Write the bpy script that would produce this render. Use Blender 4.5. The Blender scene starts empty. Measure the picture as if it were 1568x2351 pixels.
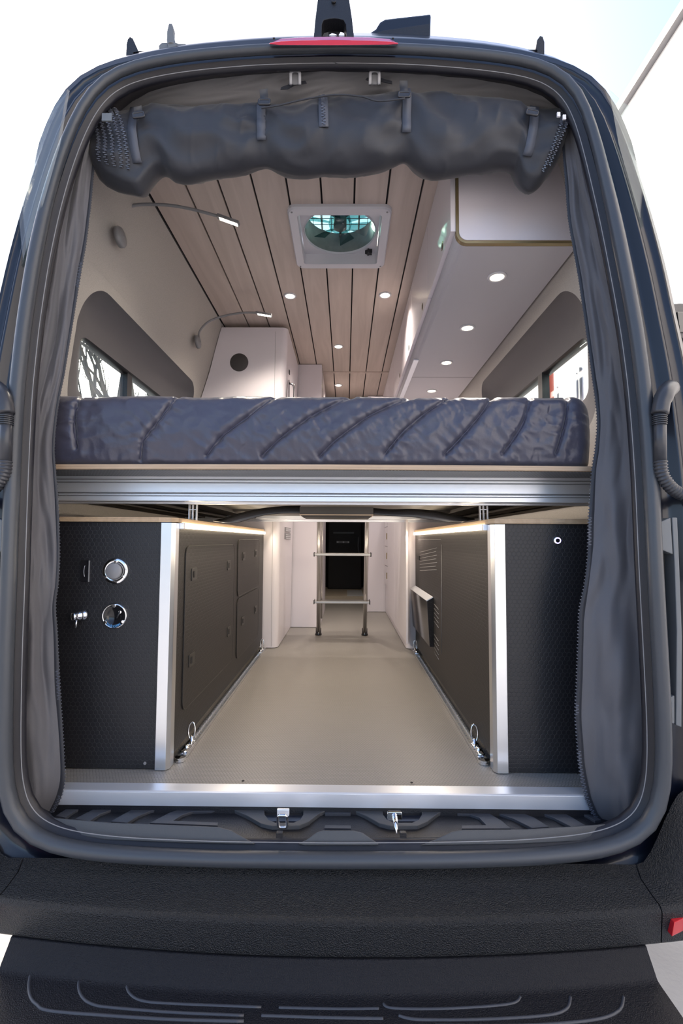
import bpy, bmesh, math, random
from mathutils import Vector, Matrix, noise
random.seed(7)
PI = math.pi
S = bpy.context.scene
COL = S.collection

# ---------------------------------------------------------------- camera
F = 1110.0                                   # focal length in pixels of the 1568x2351 frame
CAM = Vector((0.05, -1.09, 0.62))            # z = 0 is the floor inside the van, ground is z = -0.70
R = (Matrix.Rotation(math.radians(0.5), 3, 'Z') @ Matrix.Rotation(math.radians(90 + 3.35), 3, 'X')
     @ Matrix.Rotation(math.radians(0.3), 3, 'Z'))
cd = bpy.data.cameras.new('camera')
cam = bpy.data.objects.new('camera', cd)
COL.objects.link(cam)
cam.matrix_world = Matrix.Translation(CAM) @ R.to_4x4()
cd.sensor_fit = 'VERTICAL'
cd.sensor_height = 36
cd.lens = 36 * F / 2351
cd.clip_start = 0.02
cd.clip_end = 500
S.camera = cam

# ---------------------------------------------------------------- sky, sun, exposure
SUN_DIR = (R @ Vector(((62 - 784) / F, (1175.5 - 432) / F, -1))).normalized()
w = bpy.data.worlds.new('world')
S.world = w
w.use_nodes = True
nt = w.node_tree
bg = nt.nodes['Background']
sky = nt.nodes.new('ShaderNodeTexSky')
sky.sky_type = 'NISHITA'
sky.sun_disc = True
sky.sun_size = math.radians(0.8)
sky.sun_intensity = 0.10
sky.sun_elevation = math.asin(SUN_DIR.z)
sky.sun_rotation = math.atan2(SUN_DIR.x, SUN_DIR.y)
sky.air_density = 0.8
sky.dust_density = 3.5
sky.ozone_density = 1.0
nt.links.new(sky.outputs[0], bg.inputs[0])
bg.inputs[1].default_value = 0.25
S.view_settings.view_transform = 'Standard'
S.view_settings.look = 'None'
S.view_settings.exposure = 1.2
S.view_settings.gamma = 1
S.view_settings.use_curve_mapping = False

# ---------------------------------------------------------------- helpers
def W(px, py, X=None, Y=None, Z=None):
    """world point seen at a pixel of the photograph, on the plane X=, Y= or Z="""
    d = R @ Vector(((px - 784) / F, (1175.5 - py) / F, -1))
    if Y is not None: t = (Y - CAM.y) / d.y
    elif X is not None: t = (X - CAM.x) / d.x
    else: t = (Z - CAM.z) / d.z
    return CAM + d * t

def interp(tab, v):
    if v <= tab[0][0]: return tab[0][1]
    for a, b in zip(tab, tab[1:]):
        if v <= b[0]:
            f = (v - a[0]) / (b[0] - a[0])
            return a[1] + (b[1] - a[1]) * f
    return tab[-1][1]

def smooth_tab(tab, v):
    if v <= tab[0][0]: return tab[0][1]
    if v >= tab[-1][0]: return tab[-1][1]
    for i in range(len(tab) - 1):
        if v <= tab[i + 1][0]:
            p0 = tab[max(i - 1, 0)][1]; p1 = tab[i][1]; p2 = tab[i + 1][1]; p3 = tab[min(i + 2, len(tab) - 1)][1]
            t = (v - tab[i][0]) / (tab[i + 1][0] - tab[i][0])
            return 0.5 * ((2 * p1) + (-p0 + p2) * t + (2 * p0 - 5 * p1 + 4 * p2 - p3) * t * t + (-p0 + 3 * p1 - 3 * p2 + p3) * t ** 3)

def spline(pts, n):
    """Catmull-Rom through points, n samples"""
    out = []
    m = len(pts) - 1
    for k in range(n):
        u = k / (n - 1) * m
        i = min(int(u), m - 1); t = u - i
        p0 = Vector(pts[max(i - 1, 0)]); p1 = Vector(pts[i]); p2 = Vector(pts[i + 1]); p3 = Vector(pts[min(i + 2, m)])
        out.append(0.5 * ((2 * p1) + (p2 - p0) * t + (2 * p0 - 5 * p1 + 4 * p2 - p3) * t * t + (3 * p1 - p0 - 3 * p2 + p3) * t ** 3))
    return out

def resample(pts, step):
    pts = [Vector(p) for p in pts]
    L = [0]
    for a, b in zip(pts, pts[1:]): L.append(L[-1] + (b - a).length)
    n = max(int(L[-1] / step), 1)
    out = []; j = 0
    for k in range(n + 1):
        s = L[-1] * k / n
        while j < len(L) - 2 and L[j + 1] < s: j += 1
        f = (s - L[j]) / max(L[j + 1] - L[j], 1e-9)
        out.append(pts[j].lerp(pts[j + 1], f))
    return out

def thing(name, label, cat, loc=(0, 0, 0), group=None):
    o = bpy.data.objects.new(name, None)
    o.empty_display_size = 0.1
    COL.objects.link(o)
    o.location = loc
    o['label'] = label; o['category'] = cat
    if group: o['group'] = group
    return o

def tag(o, label, cat, group=None):
    o['label'] = label; o['category'] = cat
    if group: o['group'] = group
    return o

def attach(o, parent):
    if parent is not None:
        o.parent = parent
        if parent.type == 'EMPTY':
            o.matrix_parent_inverse = Matrix.Translation(-Vector(parent.location))

def mesh(name, v, f, mat, parent=None, sm=False, bev=0, kind=None, solid=0):
    me = bpy.data.meshes.new(name)
    me.from_pydata([tuple(p) for p in v], [], f)
    me.validate()
    bm = bmesh.new(); bm.from_mesh(me)
    bmesh.ops.recalc_face_normals(bm, faces=bm.faces)
    if bev:
        es = [e for e in bm.edges if len(e.link_faces) == 2 and e.calc_face_angle(0) > 0.5]
        if es: bmesh.ops.bevel(bm, geom=es, offset=bev, segments=2, profile=0.6, affect='EDGES', clamp_overlap=True)
    bm.to_mesh(me); bm.free()
    if sm:
        for p in me.polygons: p.use_smooth = True
    me.materials.append(mat)
    o = bpy.data.objects.new(name, me)
    COL.objects.link(o)
    attach(o, parent)
    if solid:
        s = o.modifiers.new('thickness', 'SOLIDIFY'); s.thickness = solid; s.offset = 0
    if kind: o['kind'] = kind
    return o

def struct(o): o['kind'] = 'structure'; return o

BOXF = [(0, 1, 2, 3), (4, 7, 6, 5), (0, 4, 5, 1), (1, 5, 6, 2), (2, 6, 7, 3), (3, 7, 4, 0)]
def boxv(x0, x1, y0, y1, z0, z1):
    return [(x0, y0, z0), (x1, y0, z0), (x1, y1, z0), (x0, y1, z0), (x0, y0, z1), (x1, y0, z1), (x1, y1, z1), (x0, y1, z1)]
def box(name, x0, x1, y0, y1, z0, z1, mat, parent=None, bev=0.0):
    return mesh(name, boxv(x0, x1, y0, y1, z0, z1), BOXF, mat, parent, bev=bev)

class MB:
    def __init__(s): s.v = []; s.f = []
    def add(s, v, f):
        n = len(s.v); s.v += [tuple(p) for p in v]; s.f += [tuple(i + n for i in q) for q in f]
    def box(s, *a): s.add(boxv(*a), BOXF)
    def obox(s, c, ax, ay, az):
        c = Vector(c); v = []
        for dz in (-1, 1):
            for dx, dy in ((-1, -1), (1, -1), (1, 1), (-1, 1)):
                v.append(c + ax * dx + ay * dy + az * dz)
        s.add(v, BOXF)
    def tube(s, pts, r, n=8, closed=False, caps=True, flat=None):
        pts = [Vector(p) for p in pts]; m = len(pts); rings = []
        rr = r if isinstance(r, (list, tuple)) else [r] * m
        up = None
        for i in range(m):
            a = pts[(i - 1) % m] if (closed or i > 0) else pts[i]
            b = pts[(i + 1) % m] if (closed or i < m - 1) else pts[i]
            t = (b - a)
            if t.length < 1e-9: t = Vector((0, 0, 1))
            t.normalize()
            if up is None:
                up = Vector((0, 0, 1)) if abs(t.z) < 0.9 else Vector((0, 1, 0))
            u = up - t * up.dot(t)
            if u.length < 1e-6: u = Vector((1, 0, 0)) - t * t.x
            u.normalize(); up = u
            v = t.cross(u)
            rings.append([pts[i] + (u * math.cos(2 * PI * k / n) + v * math.sin(2 * PI * k / n) * (flat or 1)) * rr[i] for k in range(n)])
        V = [p for q in rings for p in q]; Fc = []
        for i in range(m if closed else m - 1):
            j = (i + 1) % m
            for k in range(n):
                Fc.append((i * n + k, i * n + (k + 1) % n, j * n + (k + 1) % n, j * n + k))
        if caps and not closed:
            Fc.append(tuple(range(n))); Fc.append(tuple((m - 1) * n + k for k in range(n)))
        s.add(V, Fc)
    def build(s, name, mat, parent=None, sm=False, bev=0, kind=None):
        return mesh(name, s.v, s.f, mat, parent, sm, bev, kind)

def tube(name, pts, r, mat, parent=None, n=10, closed=False, flat=None):
    m = MB(); m.tube(pts, r, n, closed, True, flat)
    return m.build(name, mat, parent, sm=True)

def grid(name, rows, mat, parent=None, sm=True, solid=0, closed=False, skip=None):
    n = len(rows[0]); v = [p for r in rows for p in r]; f = []
    for i in range(len(rows) - 1):
        for k in range(n if closed else n - 1):
            if skip and skip(i, k): continue
            k2 = (k + 1) % n
            f.append((i * n + k, i * n + k2, (i + 1) * n + k2, (i + 1) * n + k))
    return mesh(name, v, f, mat, parent, sm, solid=solid)

def prism(name, pts, d, mat, parent=None, bev=0, sm=False):
    """planar polygon extruded by vector d"""
    d = Vector(d); n = len(pts)
    v = [Vector(p) for p in pts] + [Vector(p) + d for p in pts]
    f = [tuple(range(n)), tuple(range(2 * n - 1, n - 1, -1))] + [(i, (i + 1) % n, n + (i + 1) % n, n + i) for i in range(n)]
    return mesh(name, v, f, mat, parent, sm, bev)

def cyl(name, c, axis, r, h, mat, parent=None, n=28, r2=None, bev=0):
    a = Vector(axis).normalized(); c = Vector(c)
    u = a.orthogonal().normalized(); v = a.cross(u)
    r2 = r if r2 is None else r2
    V = [c + (u * math.cos(2 * PI * k / n) + v * math.sin(2 * PI * k / n)) * r for k in range(n)]
    V += [c + a * h + (u * math.cos(2 * PI * k / n) + v * math.sin(2 * PI * k / n)) * r2 for k in range(n)]
    Fc = [tuple(range(n)), tuple(range(n, 2 * n))] + [(k, (k + 1) % n, n + (k + 1) % n, n + k) for k in range(n)]
    o = mesh(name, V, Fc, mat, parent, False, bev)
    for p in o.data.polygons:
        if len(p.vertices) == 4: p.use_smooth = True
    return o

def lathe(name, c, axis, prof, mat, parent=None, n=32):
    """prof: list of (radius, height along the axis)"""
    a = Vector(axis).normalized(); c = Vector(c)
    u = a.orthogonal().normalized(); v = a.cross(u)
    rows = [[c + a * h + (u * math.cos(2 * PI * k / n) + v * math.sin(2 * PI * k / n)) * r for k in range(n)] for r, h in prof]
    return grid(name, rows, mat, parent, closed=True)

def rrect(w2, h2, r, n=6):
    out = []
    for cx, cy, a0 in ((w2 - r, h2 - r, 0), (-w2 + r, h2 - r, PI / 2), (-w2 + r, -h2 + r, PI), (w2 - r, -h2 + r, 1.5 * PI)):
        for k in range(n + 1):
            a = a0 + PI / 2 * k / n
            out.append((cx + r * math.cos(a), cy + r * math.sin(a)))
    return out

def noi(x, y, z=0.0): return noise.noise(Vector((x, y, z)))

# ---------------------------------------------------------------- materials
def mat(name, col, rough=0.5, metal=0.0, bump=None, vary=None, coat=0.0, sheen=0.0, emit=None, spec=0.5, trans=0.0, alpha=1.0):
    """bump = (scale, strength, distance); vary = (scale, second colour, amount)"""
    m = bpy.data.materials.new(name); m.use_nodes = True
    N = m.node_tree; b = N.nodes['Principled BSDF']
    b.inputs['Base Color'].default_value = (*col, 1)
    b.inputs['Roughness'].default_value = rough
    b.inputs['Metallic'].default_value = metal
    b.inputs['Coat Weight'].default_value = coat
    b.inputs['Coat Roughness'].default_value = 0.06
    b.inputs['Sheen Weight'].default_value = sheen
    b.inputs['Specular IOR Level'].default_value = spec
    b.inputs['Transmission Weight'].default_value = trans
    tc = N.nodes.new('ShaderNodeTexCoord')
    if vary:
        n = N.nodes.new('ShaderNodeTexNoise'); n.inputs['Scale'].default_value = vary[0]; n.inputs['Detail'].default_value = 6
        N.links.new(tc.outputs['Object'], n.inputs['Vector'])
        r = N.nodes.new('ShaderNodeValToRGB')
        r.color_ramp.elements[0].position = 0.5 - vary[2] / 2; r.color_ramp.elements[1].position = 0.5 + vary[2] / 2
        r.color_ramp.elements[0].color = (*col, 1); r.color_ramp.elements[1].color = (*vary[1], 1)
        N.links.new(n.outputs[0], r.inputs[0]); N.links.new(r.outputs[0], b.inputs['Base Color'])
    if bump:
        n = N.nodes.new('ShaderNodeTexNoise'); n.inputs['Scale'].default_value = bump[0]; n.inputs['Detail'].default_value = 3
        N.links.new(tc.outputs['Object'], n.inputs['Vector'])
        bp = N.nodes.new('ShaderNodeBump'); bp.inputs['Strength'].default_value = bump[1]; bp.inputs['Distance'].default_value = bump[2]
        N.links.new(n.outputs[0], bp.inputs['Height']); N.links.new(bp.outputs[0], b.inputs['Normal'])
    if emit:
        b.inputs['Emission Color'].default_value = (*emit[0], 1); b.inputs['Emission Strength'].default_value = emit[1]
    return m

def hex_mat(name, col, line, rough, pitch, plane, bumpd=0.0004, rough_line=None, lw=0.08):
    """hexagon relief; plane 'xz', 'yz' or 'xy'"""
    m = bpy.data.materials.new(name); m.use_nodes = True
    N = m.node_tree; L = N.links; b = N.nodes['Principled BSDF']
    tc = N.nodes.new('ShaderNodeTexCoord'); sp = N.nodes.new('ShaderNodeSeparateXYZ'); cb = N.nodes.new('ShaderNodeCombineXYZ')
    L.new(tc.outputs['Object'], sp.inputs[0])
    a, c = {'xz': ('X', 'Z'), 'yz': ('Y', 'Z'), 'xy': ('X', 'Y')}[plane]
    L.new(sp.outputs[a], cb.inputs[0]); L.new(sp.outputs[c], cb.inputs[1])
    def vm(op, x, y=None, y2=None):
        n = N.nodes.new('ShaderNodeVectorMath'); n.operation = op
        for i, q in enumerate((x, y)):
            if q is None: continue
            if isinstance(q, (tuple, list)): n.inputs[i].default_value = q
            else: L.new(q, n.inputs[i])
        return n
    sc = N.nodes.new('ShaderNodeVectorMath'); sc.operation = 'SCALE'; L.new(cb.outputs[0], sc.inputs[0]); sc.inputs['Scale'].default_value = 1 / pitch
    off = vm('ADD', sc.outputs[0], (1000, 1732.0508, 0))
    r = (1, 1.7320508, 1); hh = (.5, .8660254, 0)
    A = vm('SUBTRACT', vm('MODULO', off.outputs[0], r).outputs[0], hh)
    B = vm('SUBTRACT', vm('MODULO', vm('ADD', off.outputs[0], hh).outputs[0], r).outputs[0], hh)
    la = vm('LENGTH', A.outputs[0]); lb = vm('LENGTH', B.outputs[0])
    lt = N.nodes.new('ShaderNodeMath'); lt.operation = 'LESS_THAN'; L.new(la.outputs['Value'], lt.inputs[0]); L.new(lb.outputs['Value'], lt.inputs[1])
    mx = N.nodes.new('ShaderNodeMix'); mx.data_type = 'VECTOR'
    L.new(lt.outputs[0], mx.inputs[0]); L.new(B.outputs[0], mx.inputs[4]); L.new(A.outputs[0], mx.inputs[5])
    ab = vm('ABSOLUTE', mx.outputs[1])
    dt = vm('DOT_PRODUCT', ab.outputs[0], (.5, .8660254, 0))
    s2 = N.nodes.new('ShaderNodeSeparateXYZ'); L.new(ab.outputs[0], s2.inputs[0])
    mm = N.nodes.new('ShaderNodeMath'); mm.operation = 'MAXIMUM'; L.new(s2.outputs[0], mm.inputs[0]); L.new(dt.outputs['Value'], mm.inputs[1])
    mr = N.nodes.new('ShaderNodeMapRange'); mr.interpolation_type = 'SMOOTHSTEP'
    mr.inputs[1].default_value = .5 - lw * 1.6; mr.inputs[2].default_value = .5 - lw * .4
    L.new(mm.outputs[0], mr.inputs[0])
    mc = N.nodes.new('ShaderNodeMix'); mc.data_type = 'RGBA'
    L.new(mr.outputs[0], mc.inputs[0]); mc.inputs[6].default_value = (*col, 1); mc.inputs[7].default_value = (*line, 1)
    L.new(mc.outputs[2], b.inputs['Base Color'])
    b.inputs['Roughness'].default_value = rough
    bp = N.nodes.new('ShaderNodeBump'); bp.inputs['Distance'].default_value = bumpd; bp.inputs['Strength'].default_value = 0.8
    bp.invert = True
    L.new(mr.outputs[0], bp.inputs['Height']); L.new(bp.outputs[0], b.inputs['Normal'])
    return m

def wood_mat(name, c1, c2, axis, scale=9.0, rough=0.5, layers=None):
    m = bpy.data.materials.new(name); m.use_nodes = True
    N = m.node_tree; L = N.links; b = N.nodes['Principled BSDF']
    tc = N.nodes.new('ShaderNodeTexCoord'); oi = N.nodes.new('ShaderNodeObjectInfo')
    ad = N.nodes.new('ShaderNodeVectorMath'); ad.operation = 'ADD'
    ml = N.nodes.new('ShaderNodeMath'); ml.operation = 'MULTIPLY'; ml.inputs[1].default_value = 30
    L.new(oi.outputs['Random'], ml.inputs[0]); L.new(tc.outputs['Object'], ad.inputs[0]); L.new(ml.outputs[0], ad.inputs[1])
    mp = N.nodes.new('ShaderNodeMapping'); s = [scale] * 3; s[axis] = scale * 0.08; mp.inputs['Scale'].default_value = s
    L.new(ad.outputs[0], mp.inputs[0])
    n = N.nodes.new('ShaderNodeTexNoise'); n.inputs['Scale'].default_value = 3; n.inputs['Detail'].default_value = 8; n.inputs['Distortion'].default_value = 1.2
    L.new(mp.outputs[0], n.inputs['Vector'])
    r = N.nodes.new('ShaderNodeValToRGB'); r.color_ramp.elements[0].position = .3; r.color_ramp.elements[1].position = .7
    r.color_ramp.elements[0].color = (*c1, 1); r.color_ramp.elements[1].color = (*c2, 1)
    L.new(n.outputs[0], r.inputs[0])
    L.new(r.outputs[0], b.inputs['Base Color'])
    if layers:
        wv = N.nodes.new('ShaderNodeTexWave'); wv.wave_type = 'BANDS'; wv.bands_direction = 'Z'; wv.inputs['Scale'].default_value = layers
        L.new(tc.outputs['Object'], wv.inputs['Vector'])
        mx = N.nodes.new('ShaderNodeMix'); mx.data_type = 'RGBA'; mx.blend_type = 'MULTIPLY'; mx.inputs[0].default_value = .45
        L.new(r.outputs[0], mx.inputs[6]); L.new(wv.outputs[0], mx.inputs[7]); L.new(mx.outputs[2], b.inputs['Base Color'])
    b.inputs['Roughness'].default_value = rough
    return m

M = {}
M['paint'] = mat('navy_paint', (0.005, 0.007, 0.016), 0.30, 0.0, coat=.35, spec=.35)
M['jamb'] = mat('jamb_black', (0.012, 0.012, 0.018), 0.45, bump=(260, .25, .001))
M['rubber'] = mat('rubber_seal', (0.045, 0.050, 0.060), 0.38, bump=(120, .15, .001))
M['plastic'] = mat('black_plastic', (0.010, 0.010, 0.013), 0.42, bump=(300, .5, .0015))
M['bumper'] = mat('grained_bumper_plastic', (0.009, 0.010, 0.013), 0.34, bump=(430, 1.0, .006))
M['step'] = mat('step_plastic', (0.007, 0.007, 0.010), 0.5, bump=(500, .7, .003), spec=.28)
M['apron'] = mat('grey_sill_plastic', (0.055, 0.057, 0.062), 0.5, bump=(500, .3, .001))
M['rib'] = mat('sill_rib_plastic', (0.045, 0.048, 0.058), 0.45, bump=(500, .2, .001))
M['conduit'] = mat('conduit_plastic', (0.035, 0.037, 0.045), 0.35)
M['fabric'] = mat('black_ripstop', (0.017, 0.019, 0.027), 0.55, sheen=.15, bump=(900, .35, .0006))
M['header'] = mat('grey_header_fabric', (0.17, 0.165, 0.17), 0.7, sheen=.2, bump=(900, .35, .0006))
M['curtain'] = mat('grey_curtain_fabric', (0.090, 0.088, 0.098), 0.6, sheen=.25, bump=(900, .35, .0006))
M['webbing'] = mat('webbing', (0.065, 0.072, 0.095), 0.55, bump=(1500, .5, .0006))
M['buckle'] = mat('buckle_plastic', (0.03, 0.03, 0.035), 0.25)
M['teeth'] = mat('zip_teeth', (0.10, 0.11, 0.14), 0.25)
M['quilt'] = mat('navy_quilt_nylon', (0.042, 0.044, 0.074), 0.31, sheen=.2, vary=(5, (0.050, 0.049, 0.070), .6), bump=(70, .3, .003))
M['thread'] = mat('quilt_thread', (0.05, 0.05, 0.09), 0.6)
M['alu'] = mat('brushed_aluminium', (0.78, 0.80, 0.83), 0.30, 1.0, bump=(200, .05, .001))
M['alu2'] = mat('satin_aluminium', (0.80, 0.83, 0.90), 0.36, 0.6)
M['aludark'] = mat('aluminium_groove', (0.20, 0.21, 0.23), 0.5, 0.6)
M['chrome'] = mat('chrome', (0.85, 0.86, 0.88), 0.08, 1.0)
M['steel'] = mat('ladder_tube_steel', (0.50, 0.48, 0.46), 0.3, 0.9)
M['blacksteel'] = mat('glossy_black', (0.012, 0.012, 0.014), 0.1)
M['white'] = mat('white_laminate', (0.74, 0.70, 0.74), 0.35)
M['white2'] = mat('white_end_panel', (0.66, 0.62, 0.66), 0.24, bump=(3, .3, .01))
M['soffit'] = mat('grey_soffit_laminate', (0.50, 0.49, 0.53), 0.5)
M['bronze'] = mat('bronze_edge', (0.30, 0.23, 0.12), 0.35, 0.6)
M['walltex'] = mat('wall_weave_fabric', (0.46, 0.43, 0.40), 0.85, vary=(340, (0.36, 0.34, 0.31), .5), bump=(700, .5, .0012))
M['recess'] = mat('window_recess_plastic', (0.12, 0.115, 0.12), 0.55, bump=(300, .3, .001))
M['winframe'] = mat('window_frame_black', (0.02, 0.02, 0.022), 0.35)
M['black'] = mat('dark_gap', (0.01, 0.01, 0.012), 0.7)
M['plank'] = wood_mat('ceiling_birch', (0.60, 0.51, 0.45), (0.50, 0.42, 0.365), 1, 7)
M['plyx'] = wood_mat('birch_ply_edge_x', (0.62, 0.46, 0.32), (0.50, 0.36, 0.24), 0, 14, layers=120)
M['ply'] = wood_mat('birch_ply_edge_y', (0.60, 0.44, 0.29), (0.48, 0.34, 0.21), 1, 14, layers=120)
M['hexfront'] = hex_mat('black_hex_board_front', (0.011, 0.011, 0.014), (0.0185, 0.0185, 0.021), 0.45, .0125, 'xz', .0003)
M['hexside'] = hex_mat('black_hex_board_side', (0.014, 0.0125, 0.012), (0.020, 0.018, 0.017), 0.48, .0125, 'yz', .0003)
M['hexdeck'] = hex_mat('grey_hex_board_deck', (0.05, 0.055, 0.062), (0.16, 0.17, 0.19), 0.4, .009, 'xy')
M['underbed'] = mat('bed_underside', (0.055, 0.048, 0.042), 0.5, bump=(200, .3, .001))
M['floor'] = hex_mat('beige_dimpled_vinyl', (0.29, 0.272, 0.250), (0.235, 0.222, 0.205), 0.40, .0085, 'xy', .0010, lw=.13)
M['concrete'] = mat('concrete', (0.40, 0.40, 0.40), 0.9, vary=(4, (0.30, 0.30, 0.30), .8), bump=(60, .4, .004))
M['build'] = mat('white_render_wall', (0.80, 0.81, 0.82), 0.8, bump=(30, .2, .01))
M['red'] = mat('red_lens', (0.50, 0.012, 0.02), 0.15, coat=.6)
M['lens_sky'] = mat('lens_sky_reflection', (.42, .16, .30), .12, coat=1.0)  # upper lens: lilac sky reflection put into the base colour
M['redpost'] = mat('red_painted_metal', (0.45, 0.05, 0.02), 0.4)
M['bark'] = mat('bark', (0.16, 0.15, 0.13), 0.9)
M['pulldark'] = mat('dark_nickel', (.05, .047, .045), .4, .5)
M['led'] = mat('led_warm', (1, .9, .75), 0.4, emit=((1.0, .82, .58), 4))
M['ledhead'] = mat('led_neutral', (1, .95, .85), 0.4, emit=((1.0, .88, .68), 9))
M['ring'] = mat('button_ring_light', (.5, .4, 1), 0.4, emit=((.45, .38, 1.0), 3.0))
M['blueprint'] = mat('blue_print', (0.10, 0.35, 0.75), 0.5)
M['grey'] = mat('grey_plastic', (0.22, 0.22, 0.23), 0.4)
M['fanwhite'] = mat('fan_white_plastic', (0.66, 0.66, 0.70), 0.4)
M['speaker'] = mat('speaker_mesh', (0.06, 0.055, 0.055), 0.6, bump=(900, .8, .001))
M['cab'] = mat('cab_dark', (0.022, 0.020, 0.020), 0.6, bump=(60, .4, .004))
M['cabmat'] = mat('cab_floor_tan', (0.55, 0.47, 0.36), 0.8)
M['paper'] = mat('paper_mat', (0.62, 0.62, 0.62), 0.8)
M['hook'] = mat('pale_grey_plastic', (.42, .42, .44), .3)
M['pad'] = mat('grey_pillar_pad', (0.13, 0.14, 0.15), 0.5)
def glass_mat(name, col, rough=0.0):
    m = bpy.data.materials.new(name); m.use_nodes = True
    N = m.node_tree; N.nodes.clear()
    out = N.nodes.new('ShaderNodeOutputMaterial'); mx = N.nodes.new('ShaderNodeMixShader')
    t = N.nodes.new('ShaderNodeBsdfTransparent'); t.inputs[0].default_value = (*col, 1)
    g = N.nodes.new('ShaderNodeBsdfGlossy'); g.inputs['Roughness'].default_value = 0.02
    mx.inputs[0].default_value = 0.07
    N.links.new(t.outputs[0], mx.inputs[1]); N.links.new(g.outputs[0], mx.inputs[2]); N.links.new(mx.outputs[0], out.inputs[0])
    return m
M['glass'] = glass_mat('window_glass', (.86, .92, .93))
M['smoke'] = mat('smoky_shroud', (.17, .19, .18), .25, vary=(30, (.25, .27, .25), .6))
M['tealglass'] = glass_mat('fan_lid_smoke', (.45, .62, .62))

def area(name, loc, rot, sx, sy, power, col, parent=None):
    l = bpy.data.lights.new(name, 'AREA'); l.shape = 'RECTANGLE'; l.size = sx; l.size_y = sy; l.energy = power; l.color = col
    o = bpy.data.objects.new(name, l); COL.objects.link(o); o.location = loc; o.rotation_euler = rot
    attach(o, parent); return o
def spot(name, loc, power, col, parent=None, ang=125):
    l = bpy.data.lights.new(name, 'SPOT'); l.energy = power; l.color = col; l.spot_size = math.radians(ang); l.spot_blend = 1.0; l.shadow_soft_size = .03
    o = bpy.data.objects.new(name, l); COL.objects.link(o); o.location = loc
    attach(o, parent); return o
WARM = (1.0, .88, .77)

# ================================================================ OUTDOORS
struct(mesh('ground', [(-40, -30, -.7), (40, -30, -.7), (40, 60, -.7), (-40, 60, -.7)], [(0, 1, 2, 3)], M['concrete']))

bld = thing('workshop_building', 'tall plain white building beside the van, beyond its right side', 'building', (4.5, 2, -.7))
mesh('facade', boxv(2.86, 9, -9, 14, -.7, 5.0), BOXF, M['build'], bld)
mesh('roof_edge', boxv(2.80, 9.05, -9.05, 14.05, 5.0, 5.09), BOXF, M['grey'], bld)
for k, (y0, z0) in enumerate(((3.0, 1.4), (4.6, 1.4), (6.2, 1.4))):
    fr = mesh('window_frame', boxv(2.83, 2.87, y0, y0 + 1.1, z0, z0 + 1.3), BOXF, M['grey'], bld)
    for a in range(2):
        for b in range(2):
            mesh('pane', boxv(2.815, 2.835, y0 + .05 + a * .53, y0 + .52 + a * .53, z0 + .05 + b * .62, z0 + .63 + b * .62), BOXF, M['paper'], fr)
post = thing('red_post', 'red painted post standing outside, seen through the right window', 'post', (2.45, 4.6, -.7))
cyl('post_shaft', (2.45, 4.6, -.7), (0, 0, 1), .07, 3.4, M['redpost'], post)
cyl('base_plate', (2.45, 4.6, -.7), (0, 0, 1), .14, .03, M['redpost'], post)

def make_tree(x, y, label, seed, h):
    rnd = random.Random(seed)
    t = thing('bare_tree', label, 'tree', (x, y, -.7), 'leafless trees on the left')
    trunk = MB(); br = MB()
    def grow(p, d, L, r, lev):
        pts = [p]; q = p.copy(); dd = d.copy()
        for i in range(4):
            dd = (dd + Vector((rnd.uniform(-.22, .22), rnd.uniform(-.22, .22), rnd.uniform(-.06, .14)))).normalized()
            q = q + dd * L / 4; pts.append(q.copy())
        (trunk if lev == 0 else br).tube(pts, [r * (1 - .12 * i) for i in range(5)], 6 if lev < 2 else 3, caps=False)
        if lev < 5:
            for k in range(3 if lev else 5):
                a = rnd.uniform(0, 2 * PI); s = rnd.uniform(.4, .95)
                nd = (dd + Vector((math.cos(a) * s, math.sin(a) * s, rnd.uniform(-.15, .4)))).normalized()
                grow(pts[rnd.choice((2, 3, 4)) if k else 4], nd, L * rnd.uniform(.58, .8), r * .52, lev + 1)
    grow(Vector((x, y, -.7)), Vector((0, 0, 1)), h * .36, .20, 0)
    trunk.build('trunk', M['bark'], t, sm=True); br.build('branches', M['bark'], t, sm=True)
make_tree(-4.7, 8.0, 'nearer bare tree with a thick trunk, seen through the left window', 5, 7.5)
make_tree(-8.2, 7.0, 'farther bare tree with thin twigs, left of the van', 11, 9.0)

# ================================================================ THE VAN BODY
van = thing('camper_van', 'dark navy camper van with both rear doors open, seen from behind', 'van', (0, 2, -.7))
def YD(z):                                    # lean of the rear face
    return 0.0 if z < .5 else .13 * ((z - .5) / 1.4) ** 1.4

def px_to_rear(px, py, dy=0.0):
    y = .05
    for _ in range(6):
        p = W(px, py, Y=y); y = YD(p.z) + dy
    return W(px, py, Y=y)

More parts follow.
